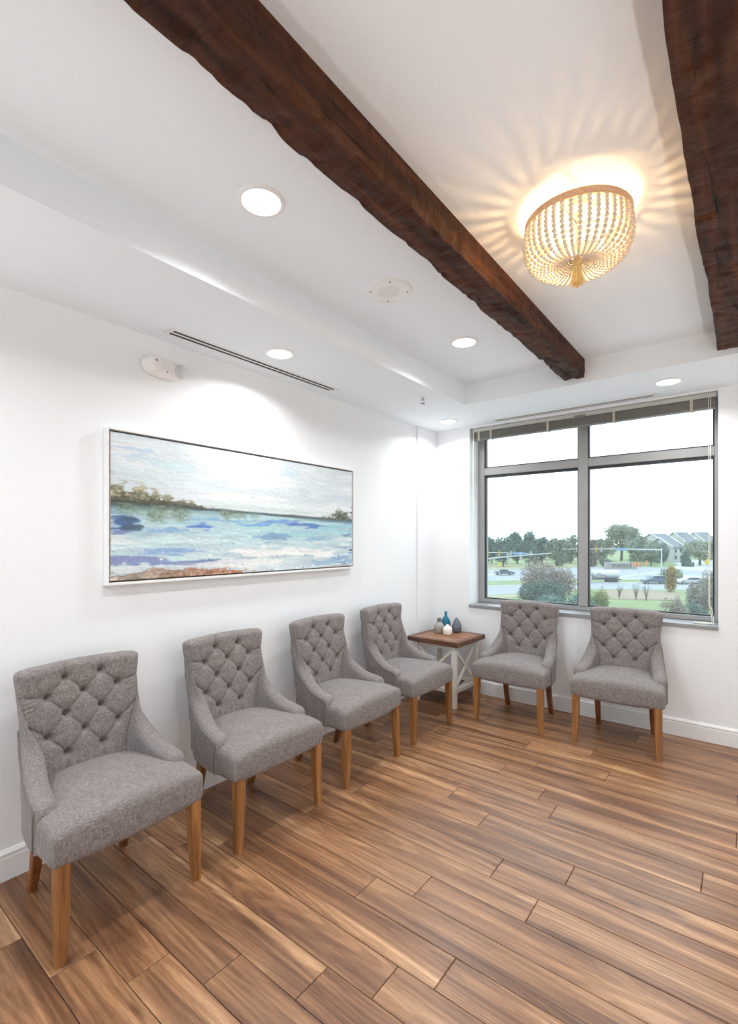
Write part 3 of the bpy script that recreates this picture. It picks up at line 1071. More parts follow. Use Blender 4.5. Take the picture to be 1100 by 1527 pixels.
    # speckled dry-brush foam
    dab(W_(np.clip(s5 * 1.2 - 2.0, 0, 1)) * np.clip(1.4 * wt, 0, 1), (246, 246, 246), 0.8)
    dab(W_(np.clip(-s5 * 1.2 - 2.3, 0, 1)) * np.clip(1.6 * wt - .4, 0, 1), (94, 118, 166), 0.6)
    # tree bank on the left, thin dark horizon, small bank on the right
    topl = 0.545 + 0.13 * np.clip(1 - U / 0.27, 0, 1) ** 0.75 + 0.02 * s4 + 0.012 * s5
    bank = np.clip((topl - V) / 0.03, 0, 1) * np.clip((V - hor + 0.012) / 0.012, 0, 1) * np.clip((0.33 - U) / 0.05, 0, 1)
    dab(bank, c(112, 110, 84) + (0.09 * s4 + 0.07 * s5)[..., None] * np.ones(3), 0.85)
    dab(bank * np.clip(s2 * .5 + s5 * .5 - .2, 0, 1), (196, 184, 148), 0.6)
    dab(bank * np.clip((0.59 - V) / 0.05, 0, 1), (74, 76, 62), 0.7)
    dab(np.clip(1 - np.abs(V - hor + 0.010) / (0.016 + 0.012 * np.clip(1 - U / .4, 0, 1) + 0.004 * s2), 0, 1) * 1.6, (62, 74, 76), 0.85)
    dab(np.clip(1 - np.abs(V - hor + 0.030) / 0.03, 0, 1) * np.clip(1.1 - U * 2.4, 0, 1), (80, 96, 98), 0.7)
    dab(np.clip(1 - np.abs(V - hor - 0.035) / 0.03, 0, 1) * np.clip(0.7 + 0.8 * s2, 0, 1) * np.clip((U - .26) * 8, 0, 1), (184, 204, 196), 0.75)
    dab(np.clip(1 - np.abs(V - hor + 0.025) / 0.028, 0, 1) * np.clip((U - 0.62) * 5, 0, 1), (84, 104, 122), 0.8)
    topr = 0.50 + 0.10 * np.exp(-((U - 0.93) / 0.055) ** 2) + 0.018 * s4 + 0.014 * s5
    br = np.clip((topr - V) / 0.02, 0, 1) * np.clip((V - hor + 0.02) / 0.02, 0, 1) * np.clip((U - 0.78) / 0.05, 0, 1)
    dab(br, c(98, 104, 84) + (0.10 * s5)[..., None] * np.ones(3), 0.9)
    # reflections hanging under the banks
    for u, ru, dep, am in ((0.05, 0.06, 0.10, .55), (0.13, 0.04, 0.14, .75), (0.20, 0.045, 0.12, .7), (0.39, 0.06, 0.075, .65), (0.36, 0.03, 0.10, .55), (0.48, 0.03, 0.07, .4)):
        d = np.clip(1 - np.abs(U - u + 0.006 * s4) / ru, 0, 1) * np.clip((V - hor + dep + 0.012 * s5) / 0.03, 0, 1) * np.clip((hor - V) / 0.01, 0, 1)
        dab(np.clip(d * 1.5, 0, 1), c(118, 136, 116) + (0.05 * s5)[..., None] * np.ones(3), am)
    # sand at the lower left
    sand = np.clip((0.060 + 0.02 * np.sin(U * 11) * 0.6 - 0.05 * np.clip((U - .36) / .14, 0, 1) + 0.010 * s2 + 0.006 * s5 - V) / 0.012, 0, 1) * np.clip((0.52 - U) / 0.03, 0, 1)
    sc = np.clip((U - 0.05) / 0.35, 0, 1)[..., None]
    dab(sand, (1 - sc) * c(150, 136, 122) + sc * c(176, 118, 88) + (0.05 * s5 + .04 * s2)[..., None] * np.ones(3), 0.92)
    dab(np.clip((0.022 + .008 * s2 - V) / .01, 0, 1) * np.clip((U - .80) * 10, 0, 1), (172, 150, 134), 0.6)
    img = img + (0.006 * s5 + 0.012 * s2)[..., None]
    # canvas edge shade is left to the light
    return np.clip(img, 0, 1)


PWd, PHt = 420, 176
img = paint(PWd, PHt)
lin = np.where(img <= 0.04045, img / 12.92, ((img + 0.055) / 1.055) ** 2.4)
cy, cz = aw - 0.018, ah - 0.020
relief = field(5, 2, PWd, PHt) * 0.0003
Y, Z = np.meshgrid(np.linspace(-cy, cy, PWd), np.linspace(-cz + 0.003, cz, PHt))
X = np.full_like(Y, 0.040) + relief
verts = np.stack([X, Y, Z], -1).reshape(-1, 3)
idx = np.arange(PWd * PHt).reshape(PHt, PWd)
faces = np.stack([idx[:-1, :-1], idx[:-1, 1:], idx[1:, 1:], idx[1:, :-1]], -1).reshape(-1, 4)
me = bpy.data.meshes.new('canvas')
me.from_pydata(verts.tolist(), [], faces.tolist())
att = me.color_attributes.new('paint', 'FLOAT_COLOR', 'POINT')
att.data.foreach_set('color', np.concatenate([lin.reshape(-1, 3), np.ones((PWd * PHt, 1))], 1).astype(np.float32).ravel())
k = Nodes('brushed_paint')
ca = k.n('VertexColor'); ca.layer_name = 'paint'
gr = k.noise(k.vec((300, 60, 300)), 1.0, 3, 0.6)
k.color(k.mix(0.12, ca.outputs['Color'], k.ramp(gr, [(0.3, (0.75, 0.75, 0.75, 1)), (0.7, (1.1, 1.1, 1.1, 1))]), 'MULTIPLY'))
k.bsdf.inputs['Roughness'].default_value = 0.55
k.bump(gr, 0.08, 0.002)
M['paint'] = k.m
link_mesh('canvas', me, M['paint'], art, smooth=True)
bm = B(); box(bm, 0.012, 0.0385, -cy, cy, -cz + 0.003, cz)
obj('stretcher', bm, M['pages'], art)

# ------------------------------------------------------------------ tufted chairs
OY = 0.30          # local origin under the middle of the chair; the front face lies at y = OY
CB = [(0.0, Vector((0, -0.522, 0.345))), (0.20, Vector((0.075, -0.522, 0.345))), (0.36, Vector((0.135, -0.518, 0.345))), (0.42, Vector((0.156, -0.515, 0.345))),
      (0.50, Vector((0.190, -0.505, 0.345))), (0.58, Vector((0.226, -0.480, 0.345))), (0.68, Vector((0.258, -0.432, 0.345))), (0.80, Vector((0.285, -0.345, 0.345))),
      (0.90, Vector((0.299, -0.250, 0.345))), (1.0, Vector((0.307, -0.150, 0.345)))]
CT = [(0.0, Vector((0, -0.580, 0.954))), (0.20, Vector((0.130, -0.577, 0.950))), (0.34, Vector((0.238, -0.565, 0.943))), (0.375, Vector((0.259, -0.560, 0.925))),
      (0.44, Vector((0.252, -0.556, 0.850))), (0.52, Vector((0.243, -0.540, 0.775))), (0.61, Vector((0.251, -0.497, 0.700))), (0.71, Vector((0.268, -0.420, 0.622))),
      (0.84, Vector((0.289, -0.300, 0.550))), (0.94, Vector((0.301, -0.208, 0.530))), (0.98, Vector((0.305, -0.165, 0.516))), (1.0, Vector((0.306, -0.150, 0.488)))]
ROWS = [(0.893, (-.075, .075)), (0.820, (-.150, 0, .150)), (0.735, (-.075, .075)), (0.650, (-.150, 0, .150)), (0.565, (-.075, .075))]
TUFTS = [(x, z) for z, xs in ROWS for x in xs]
SEGS = []
for i, a in enumerate(TUFTS):
    for b in TUFTS[i + 1:]:
        if abs(abs(a[0] - b[0]) - .075) < .01 and abs(a[1] - b[1]) < .1: SEGS.append((a, b))
for s in (-1, 1):
    SEGS += [((s * .075, .893), (s * .080, .955)), ((s * .150, .820), (s * .257, .842)), ((s * .150, .650), (s * .250, .735)), ((s * .075, .565), (s * .082, .46))]
SEGS += [((0.0, 0.65), (0.0, 0.65))]


def shell_outer(s, v):
    a, sg = abs(s), (1 if s >= 0 else -1)
    b, t = catmull(CB, a), catmull(CT, a)
    p = b.lerp(t, v)
    p = p + Vector((0, -0.012, 0)) * math.sin(PI * v) * max(0, 1 - abs(a - 0.5) / 0.5)
    return Vector((p.x * sg, p.y, p.z))


def seg_dist(px, pz, a, b):
    ax, az = a; bx, bz = b
    dx, dz = bx - ax, bz - az
    L = dx * dx + dz * dz
    t = np.clip(((px - ax) * dx + (pz - az) * dz) / L, 0, 1) if L > 1e-9 else 0
    return np.hypot(px - ax - t * dx, pz - az - t * dz)


def build_shell():
    NS, NV = 250, 140
    ss = np.linspace(-1, 1, NS)
    ss = np.sign(ss) * np.interp(np.abs(ss), [0, 0.70, 0.97, 1.0], [0, 0.56, 0.985, 1.0])
    vv = np.interp(np.linspace(0, 1, NV), [0, 0.10, 0.88, 1.0], [0, 0.20, 0.94, 1.0])
    out = np.array([[shell_outer(s, v)[:] for v in vv] for s in ss])            # NS,NV,3
    # facing direction of the padding: straight ahead in the upper back, turning inwards along the wings and arms
    plan = np.array([catmull(CB, min(1.0, abs(s)))[:] for s in ss]); plan[:, 0] *= np.sign(ss)
    tan = np.gradient(plan, axis=0)
    nb = np.stack([-tan[:, 1], tan[:, 0], np.zeros(NS)], 1)
    nb /= np.linalg.norm(nb, axis=1, keepdims=True) + 1e-12
    if nb[NS // 2, 1] < 0: nb = -nb
    for _ in range(6): nb[1:-1] = (nb[:-2] + 2 * nb[1:-1] + nb[2:]) / 4
    nb /= np.linalg.norm(nb, axis=1, keepdims=True)
    w_ = np.clip((out[..., 2] - 0.56) / 0.22, 0, 1); w_ = (w_ * w_ * (3 - 2 * w_))[..., None]
    nrm = nb[:, None, :] * (1 - w_) + np.array([0, 0.99, 0.12]) * w_
    nrm /= np.linalg.norm(nrm, axis=2, keepdims=True)
    A = np.abs(ss)[:, None] * np.ones((1, NV))
    V = vv[None, :] * np.ones((NS, 1))
    hgt = (out[:, -1, 2] - out[:, 0, 2])[:, None]
    rimc = np.concatenate([out[0, :-1, :], out[:, -1, :], out[-1, -2::-1, :]])
    dist = np.full(V.shape, 9.0)
    for a_, b_ in zip(rimc[:-1], rimc[1:]):
        ab = b_ - a_
        tt_ = np.clip(((out - a_) @ ab) / (ab @ ab + 1e-12), 0, 1)
        dist = np.minimum(dist, np.linalg.norm(out - a_ - tt_[..., None] * ab, axis=2))
    dist_top = dist
    # cushion thickness: deep in the back, slimmer along the arms, rolled over at the rim and at the arm fronts
    t0 = 0.086 - 0.002 * np.clip((A - 0.50) / 0.3, 0, 1)
    e1 = np.clip(1 - dist / 0.040, 0, 1)
    rnd = np.sqrt(np.clip(1 - e1 ** 2.3, 0, 1))
    e2 = np.clip(1 - dist / 0.026, 0, 1)
    rnd2 = 1 - np.sqrt(np.clip(1 - e2 ** 2.3, 0, 1))
    crest = 0.42
    t = t0 * (crest + (1 - crest) * rnd)
    outer = out + nrm * (t0 * crest * rnd2)[..., None]
    base = out + nrm * t[..., None]
    X, Zc = base[..., 0], base[..., 2]
    zone = np.clip((0.66 - A) / 0.14, 0, 1)
    d = np.zeros_like(t)
    near = np.full_like(t, 9.0)
    for bx, bz in TUFTS:
        r = np.hypot(X - bx, Zc - bz)
        d = np.maximum(d, 0.027 * np.exp(-(r / 0.0135) ** 2) + 0.010 * np.exp(-(r / 0.036) ** 2))
    cr = np.zeros_like(t)
    for i, (a, b) in enumerate(SEGS):
        r = seg_dist(X, Zc, a, b)
        cr = np.maximum(cr, 0.0062 * np.exp(-(r / 0.0042) ** 2) + 0.0040 * np.exp(-(r / 0.016) ** 2))
    # small pleats running from the waist crease
    pl = 0.0018 * np.sin(Zc * 330 + 3 * np.sin(X * 30)) * np.exp(-((Zc - 0.80) / 0.05) ** 2) * np.clip((np.abs(X) - 0.180) / 0.03, 0, 1)
    rim = np.clip(dist_top / 0.02, 0, 1)
    disp = np.minimum(np.maximum(d, cr) + 0.25 * np.minimum(d, cr), 0.055) * zone * (0.35 + 0.65 * rim) - pl * zone
    inner = out + nrm * np.maximum(t - disp * np.clip(t / 0.05, 0, 1), 0.0005)[..., None]
    verts, faces = [], []
    nout = NS * NV
    # coarser outer skin
    verts = outer.reshape(-1, 3).tolist() + inner.reshape(-1, 3).tolist()
    I = lambda i, j: i * NV + j
    for i in range(NS - 1):
        for j in range(NV - 1):
            faces.append((I(i, j), I(i, j + 1), I(i + 1, j + 1), I(i + 1, j)))
            faces.append((nout + I(i, j), nout + I(i + 1, j), nout + I(i + 1, j + 1), nout + I(i, j + 1)))
    for i in range(NS - 1):
        faces.append((I(i, 0), I(i + 1, 0), nout + I(i + 1, 0), nout + I(i, 0)))
        faces.append((I(i, NV - 1), nout + I(i, NV - 1), nout + I(i + 1, NV - 1), I(i + 1, NV - 1)))
    for j in range(NV - 1):
        faces.append((I(0, j), nout + I(0, j), nout + I(0, j + 1), I(0, j + 1)))
        faces.append((I(NS - 1, j), I(NS - 1, j + 1), nout + I(NS - 1, j + 1), nout + I(NS - 1, j)))
    verts = [(x, y + OY, z) for x, y, z in verts]
    me = bpy.data.meshes.new('tufted_back')
    me.from_pydata(verts, [], faces)
    me.update()
    flat = inner.reshape(-1, 3)
    btn = []
    for bx, bz in TUFTS:
        m = np.argmin((flat[:, 0] - bx) ** 2 + (flat[:, 2] - bz) ** 2 + (flat[:, 1] > -0.30) * 9)
        btn.append(Vector((bx, flat[m, 1] + OY, bz)))
    return me, btn


shell_me, button_at = build_shell()


def make_chair():
    root = empty('tufted_chair')
    link_mesh('tufted_back', shell_me, M['fabric'], root, smooth=True)
    shell_me.set_sharp_from_angle(angle=math.radians(70))
    bme = None
    for p in button_at:
        if bme is None:
            bm = B(); lathe(bm, [(0.0, 0.0085), (0.006, 0.0076), (0.0105, 0.0046), (0.0120, 0.0), (0.009, -0.004), (0.0, -0.006)], 14, (0, 0, 0), 'Y')
            b = obj('button', bm, M['button'], root, smooth=True)
            bme = b.data
        else:
            b = bpy.data.objects.new('button', bme); C.objects.link(b); b.parent = root
        b.location = p + Vector((0, 0.004, 0))
    for s in (-1, 1):
        pts = []
        for a in np.linspace(0.58, 0.968, 30):
            q = shell_outer(s * a, 1.0)
            hgt_ = max(0.05, q.z - 0.345)
            q = shell_outer(s * a, 1 - 0.024 / hgt_)
            pts.append((q.x + s * 0.001, q.y + OY, q.z))
        for v in np.linspace(0.80, 0.0, 12):
            q = shell_outer(s * 0.972, v)
            pts.append((q.x + s * 0.001, q.y + OY, q.z + (0.004 if v == 0 else 0)))
        bm = B(); tube(bm, pts, 0.0042, 8)
        obj('piping', bm, M['piping'], root, smooth=True)
    # seat cushion: full width in front of the arms, crowned, slightly bowed front
    bm = B()
    hx, hy, hz = 0.303, 0.255, 0.060
    vs = rounded_block(bm, hx, hy, hz, 0.022, (22, 22, 4))
    for v in vs:
        x, y, z = v.co
        yy = y + hy                                # 0 rear .. 0.51 front
        back = hy * 2 - yy                         # distance from the front face
        k_ = np.interp(back, [0, 0.13, 0.165, 0.23, 0.51], [1.0, 1.0, 0.985, 0.90, 0.74])
        top = max(0.0, z / hz)
        crown = 0.050 * max(0.0, 1 - (x / hx) ** 2) ** 0.8 * (1 - abs((back - 0.23) / 0.30) ** 3 if abs(back - 0.23) < 0.30 else 0)
        crown += 0.010 * min(1.0, back / 0.10)
        bow = 0.014 * (1 - (x / hx) ** 2) * (1 if back < 0.26 else 0) * (1 - back / 0.26)
        puff = 0.005 * math.sin(PI * (z + hz) / (2 * hz)) * max(0, 1 - back / 0.15)
        sag = -0.006 * (1 - (x / hx) ** 2) * (1 if z < 0 else 0)
        v.co = Vector((x * k_, OY - back + bow + puff - 0.014, 0.402 + z + crown * top + sag))
    obj('seat', bm, M['fabric'], root, smooth=True)
    for s in (-1, 1):
        # front legs: square, tapered towards the foot on the inner faces
        bm = B()
        xo, yo = s * 0.288, OY - 0.012
        for_z = [(0.352, 0.048), (0.20, 0.046), (0.0, 0.034)]
        rings = []
        for z, w in for_z:
            x0, x1 = (xo - s * w), xo
            y0, y1 = yo - w, yo
            if x0 > x1: x0, x1 = x1, x0
            c_ = 0.004
            rings.append([bm.verts.new(p) for p in ((x0 + c_, y0, z), (x1 - c_, y0, z), (x1, y0 + c_, z), (x1, y1 - c_, z), (x1 - c_, y1, z), (x0 + c_, y1, z), (x0, y1 - c_, z), (x0, y0 + c_, z))])
        for a, b in zip(rings[:-1], rings[1:]):
            for q in range(8): bm.faces.new((a[q], a[(q + 1) % 8], b[(q + 1) % 8], b[q]))
        bm.faces.new(rings[0]); bm.faces.new(rings[-1])
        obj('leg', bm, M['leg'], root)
    for s in (-1, 1):
        bm = B()
        rings = []
        for z, yc, w in ((0.350, -0.455, 0.044), (0.25, -0.462, 0.042), (0.12, -0.488, 0.038), (0.0, -0.528, 0.033)):
            xc = s * (0.190 + 0.004 * (1 - z / 0.35))
            h = w / 2; c_ = 0.004
            yc += OY
            rings.append([bm.verts.new(p) for p in ((xc - h + c_, yc - h, z), (xc + h - c_, yc - h, z), (xc + h, yc - h + c_, z), (xc + h, yc + h - c_, z), (xc + h - c_, yc + h, z), (xc - h + c_, yc + h, z), (xc - h, yc + h - c_, z), (xc - h, yc - h + c_, z))])
        for a, b in zip(rings[:-1], rings[1:]):
            for q in range(8): bm.faces.new((a[q], a[(q + 1) % 8], b[(q + 1) % 8], b[q]))
        bm.faces.new(rings[0]); bm.faces.new(rings[-1])
        tag(obj('leg', bm, M['leg_shaded'], root), 'raked rear leg')
    return root


CHAIRS = [
    (0.69 - OY, -3.447, -PI / 2 + 0.02, 'grey button-tufted chair with oak legs, nearest the camera along the left wall'),
    (0.69 - OY, -2.677, -PI / 2, 'grey button-tufted chair, second from the camera, below the middle of the painting'),
    (0.695 - OY, -1.898, -PI / 2 + 0.006, 'grey button-tufted chair, third from the camera along the left wall, at the painting edge'),
    (0.682 - OY, -1.127, -PI / 2, 'grey button-tufted chair against the left wall, next to the side table'),
    (1.050, -0.66 + OY, PI, 'grey button-tufted chair below the window, next to the side table'),
    (1.820, -0.622 + OY, PI + 0.05, 'grey button-tufted chair below the window, farthest from the side table'),
]
chair0 = make_chair()
for i, (x, y, rz, lab) in enumerate(CHAIRS):
    o = chair0 if i == 0 else copy_tree(chair0)
    o.location = (x, y, 0)
    o.rotation_euler = (0, 0, rz)
    tag(o, lab, 'chair', 'grey tufted waiting room chairs')

# ------------------------------------------------------------------ side table
TBX, TBY, TBZ = 0.335, -0.335, 0.600
tb = tag(empty('side_table', (TBX, TBY, 0), math.radians(-2)), 'white farmhouse side table with crossed braces and a brown plank top in the corner', 'table')
th, tt = 0.265, 0.042
top = obj('tabletop', (lambda b: (box(b, -th + 0.05, th - 0.05, -th + 0.05, th - 0.05, TBZ - tt + 0.004, TBZ - 0.012), b)[1])(B()), M['table_edge'], tb)
for q in range(4):
    bw = (2 * th - 0.104) / 4
    y0 = -th + 0.052 + q * bw
    bm = B(); box(bm, -th + 0.053, th - 0.053, y0 + 0.0008, y0 + bw - 0.0008, TBZ - tt, TBZ, 0.0015)
    obj('plank', bm, M['tabletop'], top)
for s in (-1, 1):
    bm = B(); box(bm, -th, th, min(s * th, s * (th - 0.052)), max(s * th, s * (th - 0.052)), TBZ - tt, TBZ, 0.002)
    obj('edge_board', bm, M['table_edge'], top)
    bm = B(); box(bm, min(s * th, s * (th - 0.052)), max(s * th, s * (th - 0.052)), -th + 0.0525, th - 0.0525, TBZ - tt, TBZ, 0.002)
    obj('edge_board', bm, M['table_edge'], top)
lg = 0.198
for sx in (-1, 1):
    for sy in (-1, 1):
        bm = B()
        box(bm, sx * lg - 0.0215, sx * lg + 0.0215, sy * lg - 0.0215, sy * lg + 0.0215, 0.0, TBZ - tt, 0.003)
        obj('leg', bm, M['table_white'], tb)
for s in (-1, 1):
    bm = B(); box(bm, -lg + 0.0215, lg - 0.0215, s * lg - 0.010, s * lg + 0.010, TBZ - tt - 0.04, TBZ - tt, 0.002)
    obj('apron', bm, M['table_white'], tb)
    bm = B(); box(bm, s * lg - 0.010, s * lg + 0.010, -lg + 0.0215, lg - 0.0215, TBZ - tt - 0.04, TBZ - tt, 0.002)
    obj('apron', bm, M['table_white'], tb)
SHZ = 0.165
for s in (-1, 1):
    bm = B(); box(bm, -lg + 0.0215, lg - 0.0215, s * lg - 0.014, s * lg + 0.014, SHZ - 0.035, SHZ, 0.002)
    obj('shelf_rail', bm, M['table_white'], tb)
    bm = B(); box(bm, s * lg - 0.014, s * lg + 0.014, -lg + 0.0215, lg - 0.0215, SHZ - 0.035, SHZ, 0.002)
    obj('shelf_rail', bm, M['table_white'], tb)
for q in range(5):
    w = (2 * lg - 0.028) / 5
    bm = B(); box(bm, -lg + 0.014, lg - 0.014, -lg + 0.0142 + q * w, -lg + 0.0138 + (q + 1) * w - 0.002, SHZ - 0.022, SHZ - 0.004, 0.0015)
    obj('shelf_board', bm, M['table_white'], tb)
z0, z1 = SHZ + 0.005, TBZ - tt - 0.045
e = lg - 0.022
for (a, b) in (((-e, -lg, z0), (e, -lg, z1)), ((-e, -lg, z1), (e, -lg, z0)), ((lg, -e, z0), (lg, e, z1)), ((lg, -e, z1), (lg, e, z0))):
    bm = B()
    up = Vector((0, 1, 0)) if a[1] == b[1] else Vector((1, 0, 0))
    beam_between(bm, a, b, 0.026, 0.018, up, 0.002)
    obj('cross_brace', bm, M['table_white'], tb)

# magazine lying on the lower shelf
mg = tag(empty('magazine', (0.405, -0.345, SHZ - 0.0035), math.radians(12)), 'dark printed magazine lying on the lower shelf of the side table', 'magazine')
bm = B(); box(bm, -0.085, 0.085, -0.095, 0.095, 0.0, 0.010)
obj('pages', bm, M['pages'], mg)
bm = B(); box(bm, -0.087, 0.087, -0.097, 0.097, 0.0102, 0.0125)
obj('cover', bm, M['magazine'], mg)
bm = B(); box(bm, -0.03, 0.06, -0.05, 0.03, 0.0126, 0.0132)
obj('photo_panel', bm, M['vase_white'], mg)


def vase(name, px, py, prof, m, lab, seg=36):
    p = at(px, py, TBZ)
    t = tag(empty(name, (p.x, p.y, TBZ + 0.0005)), lab, 'vase', 'small vases on the side table')
    bm = B(); lathe(bm, prof, seg)
    obj('body', bm, m, t, smooth=True)
    return t


v = vase('squat_jar', 654.5, 943.5, [(0.0, 0.0), (0.044, 0.0), (0.049, 0.006), (0.050, 0.060), (0.047, 0.075), (0.030, 0.098), (0.020, 0.104), (0.0195, 0.108)], M['jar_grey'],
         'pale grey glazed bottle with a dark speckled neck and square shoulders')
bm = B(); lathe(bm, [(0.0195, 0.104), (0.0195, 0.136), (0.021, 0.140), (0.017, 0.140), (0.016, 0.106)], 28)
obj('neck', bm, M['jar_neck'], v, smooth=True)
vase('bottle_vase', 664.5, 941.5, [(0.0, 0.0), (0.036, 0.0), (0.045, 0.012), (0.047, 0.05), (0.047, 0.085), (0.040, 0.115), (0.026, 0.138), (0.014, 0.152), (0.0125, 0.175), (0.014, 0.196), (0.011, 0.196), (0.010, 0.16)], M['teal'],
     'tall glossy teal bottle vase, tallest on the side table')
vase('bud_vase', 667.0, 946.5, [(0.0, 0.0), (0.036, 0.0), (0.043, 0.008), (0.045, 0.03), (0.045, 0.055), (0.040, 0.068), (0.022, 0.083), (0.012, 0.088), (0.012, 0.096), (0.008, 0.096), (0.008, 0.085)], M['vase_white'],
     'small white porcelain bud vase in front of the teal bottle')
vase('teardrop_vase', 680.8, 943.0, [(0.0, 0.0), (0.030, 0.0), (0.042, 0.012), (0.0475, 0.038), (0.045, 0.065), (0.034, 0.098), (0.022, 0.122), (0.013, 0.136), (0.011, 0.140), (0.008, 0.138), (0.008, 0.12)], M['slate'],
     'slate blue teardrop vase with carved dimples')

# ------------------------------------------------------------------ outside, seen from an upper floor (ground 7 m below)
def ext(name, col, rough=0.8, vary=0.25, scale=0.6, **kw):
    return plain(name, col, rough, vary=vary, scale=scale, **kw)


M['grass'] = ext('lawn_grass', (0.150, 0.195, 0.085, 1), 0.95, 0.25, 0.25)
M['dry_grass'] = ext('dry_grass', (0.24, 0.235, 0.14, 1), 0.95, 0.25, 0.25)
M['asphalt'] = ext('pale_asphalt', (0.215, 0.235, 0.265, 1), 0.8, 0.10, 0.2)
M['concrete'] = ext('pale_concrete', (0.32, 0.33, 0.33, 1), 0.8, 0.08, 0.3)
M['mulch'] = ext('mulch_bed', (0.21, 0.165, 0.115, 1), 0.95, 0.25, 0.8)
M['line_paint'] = ext('road_paint', (0.42, 0.43, 0.42, 1), 0.7, 0.08, 1.0)
M['pole'] = ext('galvanised_pole', (0.36, 0.39, 0.41, 1), 0.5, 0.06, 2.0)
M['yellow'] = ext('signal_yellow', (0.46, 0.33, 0.02, 1), 0.5, 0.06, 2.0)
M['blue_sign'] = ext('blue_street_sign', (0.05, 0.17, 0.34, 1), 0.5, 0.05, 2.0)
M['offwhite'] = ext('off_white_panel', (0.38, 0.38, 0.36, 1), 0.6, 0.06, 1.0)
M['roof'] = ext('slate_roof', (0.115, 0.130, 0.150, 1), 0.85, 0.12, 0.8)
M['brick_pale'] = ext('pale_brick', (0.25, 0.24, 0.225, 1), 0.85, 0.10, 1.2)
M['dark_glass'] = ext('dark_window_pane', (0.05, 0.06, 0.075, 1), 0.2, 0.1, 2.0)
M['car_blue'] = ext('slate_blue_car_paint', (0.060, 0.085, 0.125, 1), 0.3, 0.08, 2.0)
M['car_pale'] = ext('silver_car_paint', (0.30, 0.32, 0.34, 1), 0.3, 0.05, 2.0)
M['car_dark'] = ext('dark_car_paint', (0.06, 0.065, 0.075, 1), 0.3, 0.05, 2.0)
M['tyre'] = ext('tyre_rubber', (0.03, 0.03, 0.032, 1), 0.8, 0.1, 2.0)
M['tank'] = ext('white_tank', (0.36, 0.37, 0.38, 1), 0.35, 0.05, 1.0)
M['orange'] = ext('orange_panel', (0.42, 0.19, 0.06, 1), 0.6, 0.06, 2.0)
M['red'] = ext('red_panel', (0.34, 0.11, 0.09, 1), 0.6, 0.06, 2.0)
M['bark'] = ext('grey_bark', (0.10, 0.085, 0.075, 1), 0.95, 0.25, 3.0)


def leafmat(name, a, b, scale=0.5):
    k = Nodes(name)
    f = k.noise(k.vec(), scale, 3, 0.6)
    k.color(k.ramp(f, [(0.3, a + (1,)), (0.7, b + (1,))]))
    k.bsdf.inputs['Roughness'].default_value = 0.9
    k.bsdf.inputs['Specular IOR Level'].default_value = 0.15
    return k.m


M['leaf_dark'] = leafmat('dark_green_leaves', (0.080, 0.120, 0.105), (0.150, 0.195, 0.165))  # far-tree greens lightened, distance haze put into the leaf colour
M['leaf_mid'] = leafmat('mid_green_leaves', (0.125, 0.165, 0.115), (0.210, 0.245, 0.170))
M['leaf_pale'] = leafmat('pale_green_leaves', (0.175, 0.21, 0.145), (0.27, 0.29, 0.20))
M['leaf_brown'] = leafmat('bronze_leaves', (0.12, 0.10, 0.09), (0.17, 0.145, 0.12))
M['leaf_autumn'] = leafmat('autumn_leaves', (0.24, 0.135, 0.05), (0.29, 0.24, 0.09))
M['leaf_pink'] = leafmat('faded_pinkish_twigs', (0.19, 0.155, 0.135), (0.27, 0.235, 0.20), 0.9)
M['leaf_hedge'] = leafmat('blue_green_hedge_leaves', (0.085, 0.15, 0.14), (0.16, 0.23, 0.205), 1.2)
M['leaf_yellow'] = leafmat('yellow_green_leaves', (0.12, 0.16, 0.055), (0.22, 0.25, 0.09), 0.9)

# ground: one wide base with roads, verges and beds laid on it
bm = B(); box(bm, -600, 400, -400, 900, GROUND - 0.5, GROUND)
g = obj('ground', bm, M['grass']); g['kind'] = 'structure'


def patch(name, pix, m, lift):
    pts = [at(x, y) for x, y in pix]
    bm = B()
    lo = [bm.verts.new((p.x, p.y, GROUND - 0.1)) for p in pts]
    hi = [bm.verts.new((p.x, p.y, GROUND + lift)) for p in pts]
    bm.faces.new(lo); bm.faces.new(hi)
    n = len(pts)
    for i in range(n): bm.faces.new((lo[i], lo[(i + 1) % n], hi[(i + 1) % n], hi[i]))
    o = obj(name, bm, m)
    o['kind'] = 'structure'
    return o


bm = B(); box(bm, -70, 70, -90, 40, GROUND - 0.1, GROUND + 0.04)  # pale paving added out of view to bounce daylight up to the ceiling
g = obj('bounce_paving', bm, ext('pale_bounce_paving', (0.50, 0.50, 0.49, 1), 0.85, 0.06, 0.3)); g['kind'] = 'structure'
patch('road', [(560, 897), (760, 886), (880, 878), (1300, 885), (1300, 873.5), (880, 868.5), (760, 873), (560, 880)], M['asphalt'], 0.03)
patch('road', [(380, 885), (740, 866), (880, 863), (1300, 866), (1300, 852), (1010, 847), (900, 845), (700, 846), (380, 850)], M['asphalt'], 0.02)
patch('pavement', [(560, 882), (880, 869.5), (1300, 874.5), (1300, 873.3), (880, 868.3), (560, 880.5)], M['concrete'], 0.08)
patch('pavement', [(880, 863.8), (1300, 867), (1300, 864.8), (880, 862.6)], M['concrete'], 0.07)
patch('road', [(990, 850), (1200, 853), (1120, 838), (1046, 835), (1016, 836), (1003, 839), (1012, 843)], M['concrete'], 0.05)
patch('garden_bed', [(890, 893), (1010, 896), (1012, 884), (960, 880.5), (890, 881)], M['mulch'], 0.06)
patch('verge', [(560, 853), (760, 849), (860, 846.5), (860, 842), (700, 843), (560, 845)], M['dry_grass'], 0.06)
patch('verge', [(560, 905), (760, 892), (790, 886), (700, 889), (560, 896)], M['dry_grass'], 0.05)
a_, b_ = at(930, 858), at(990, 847)
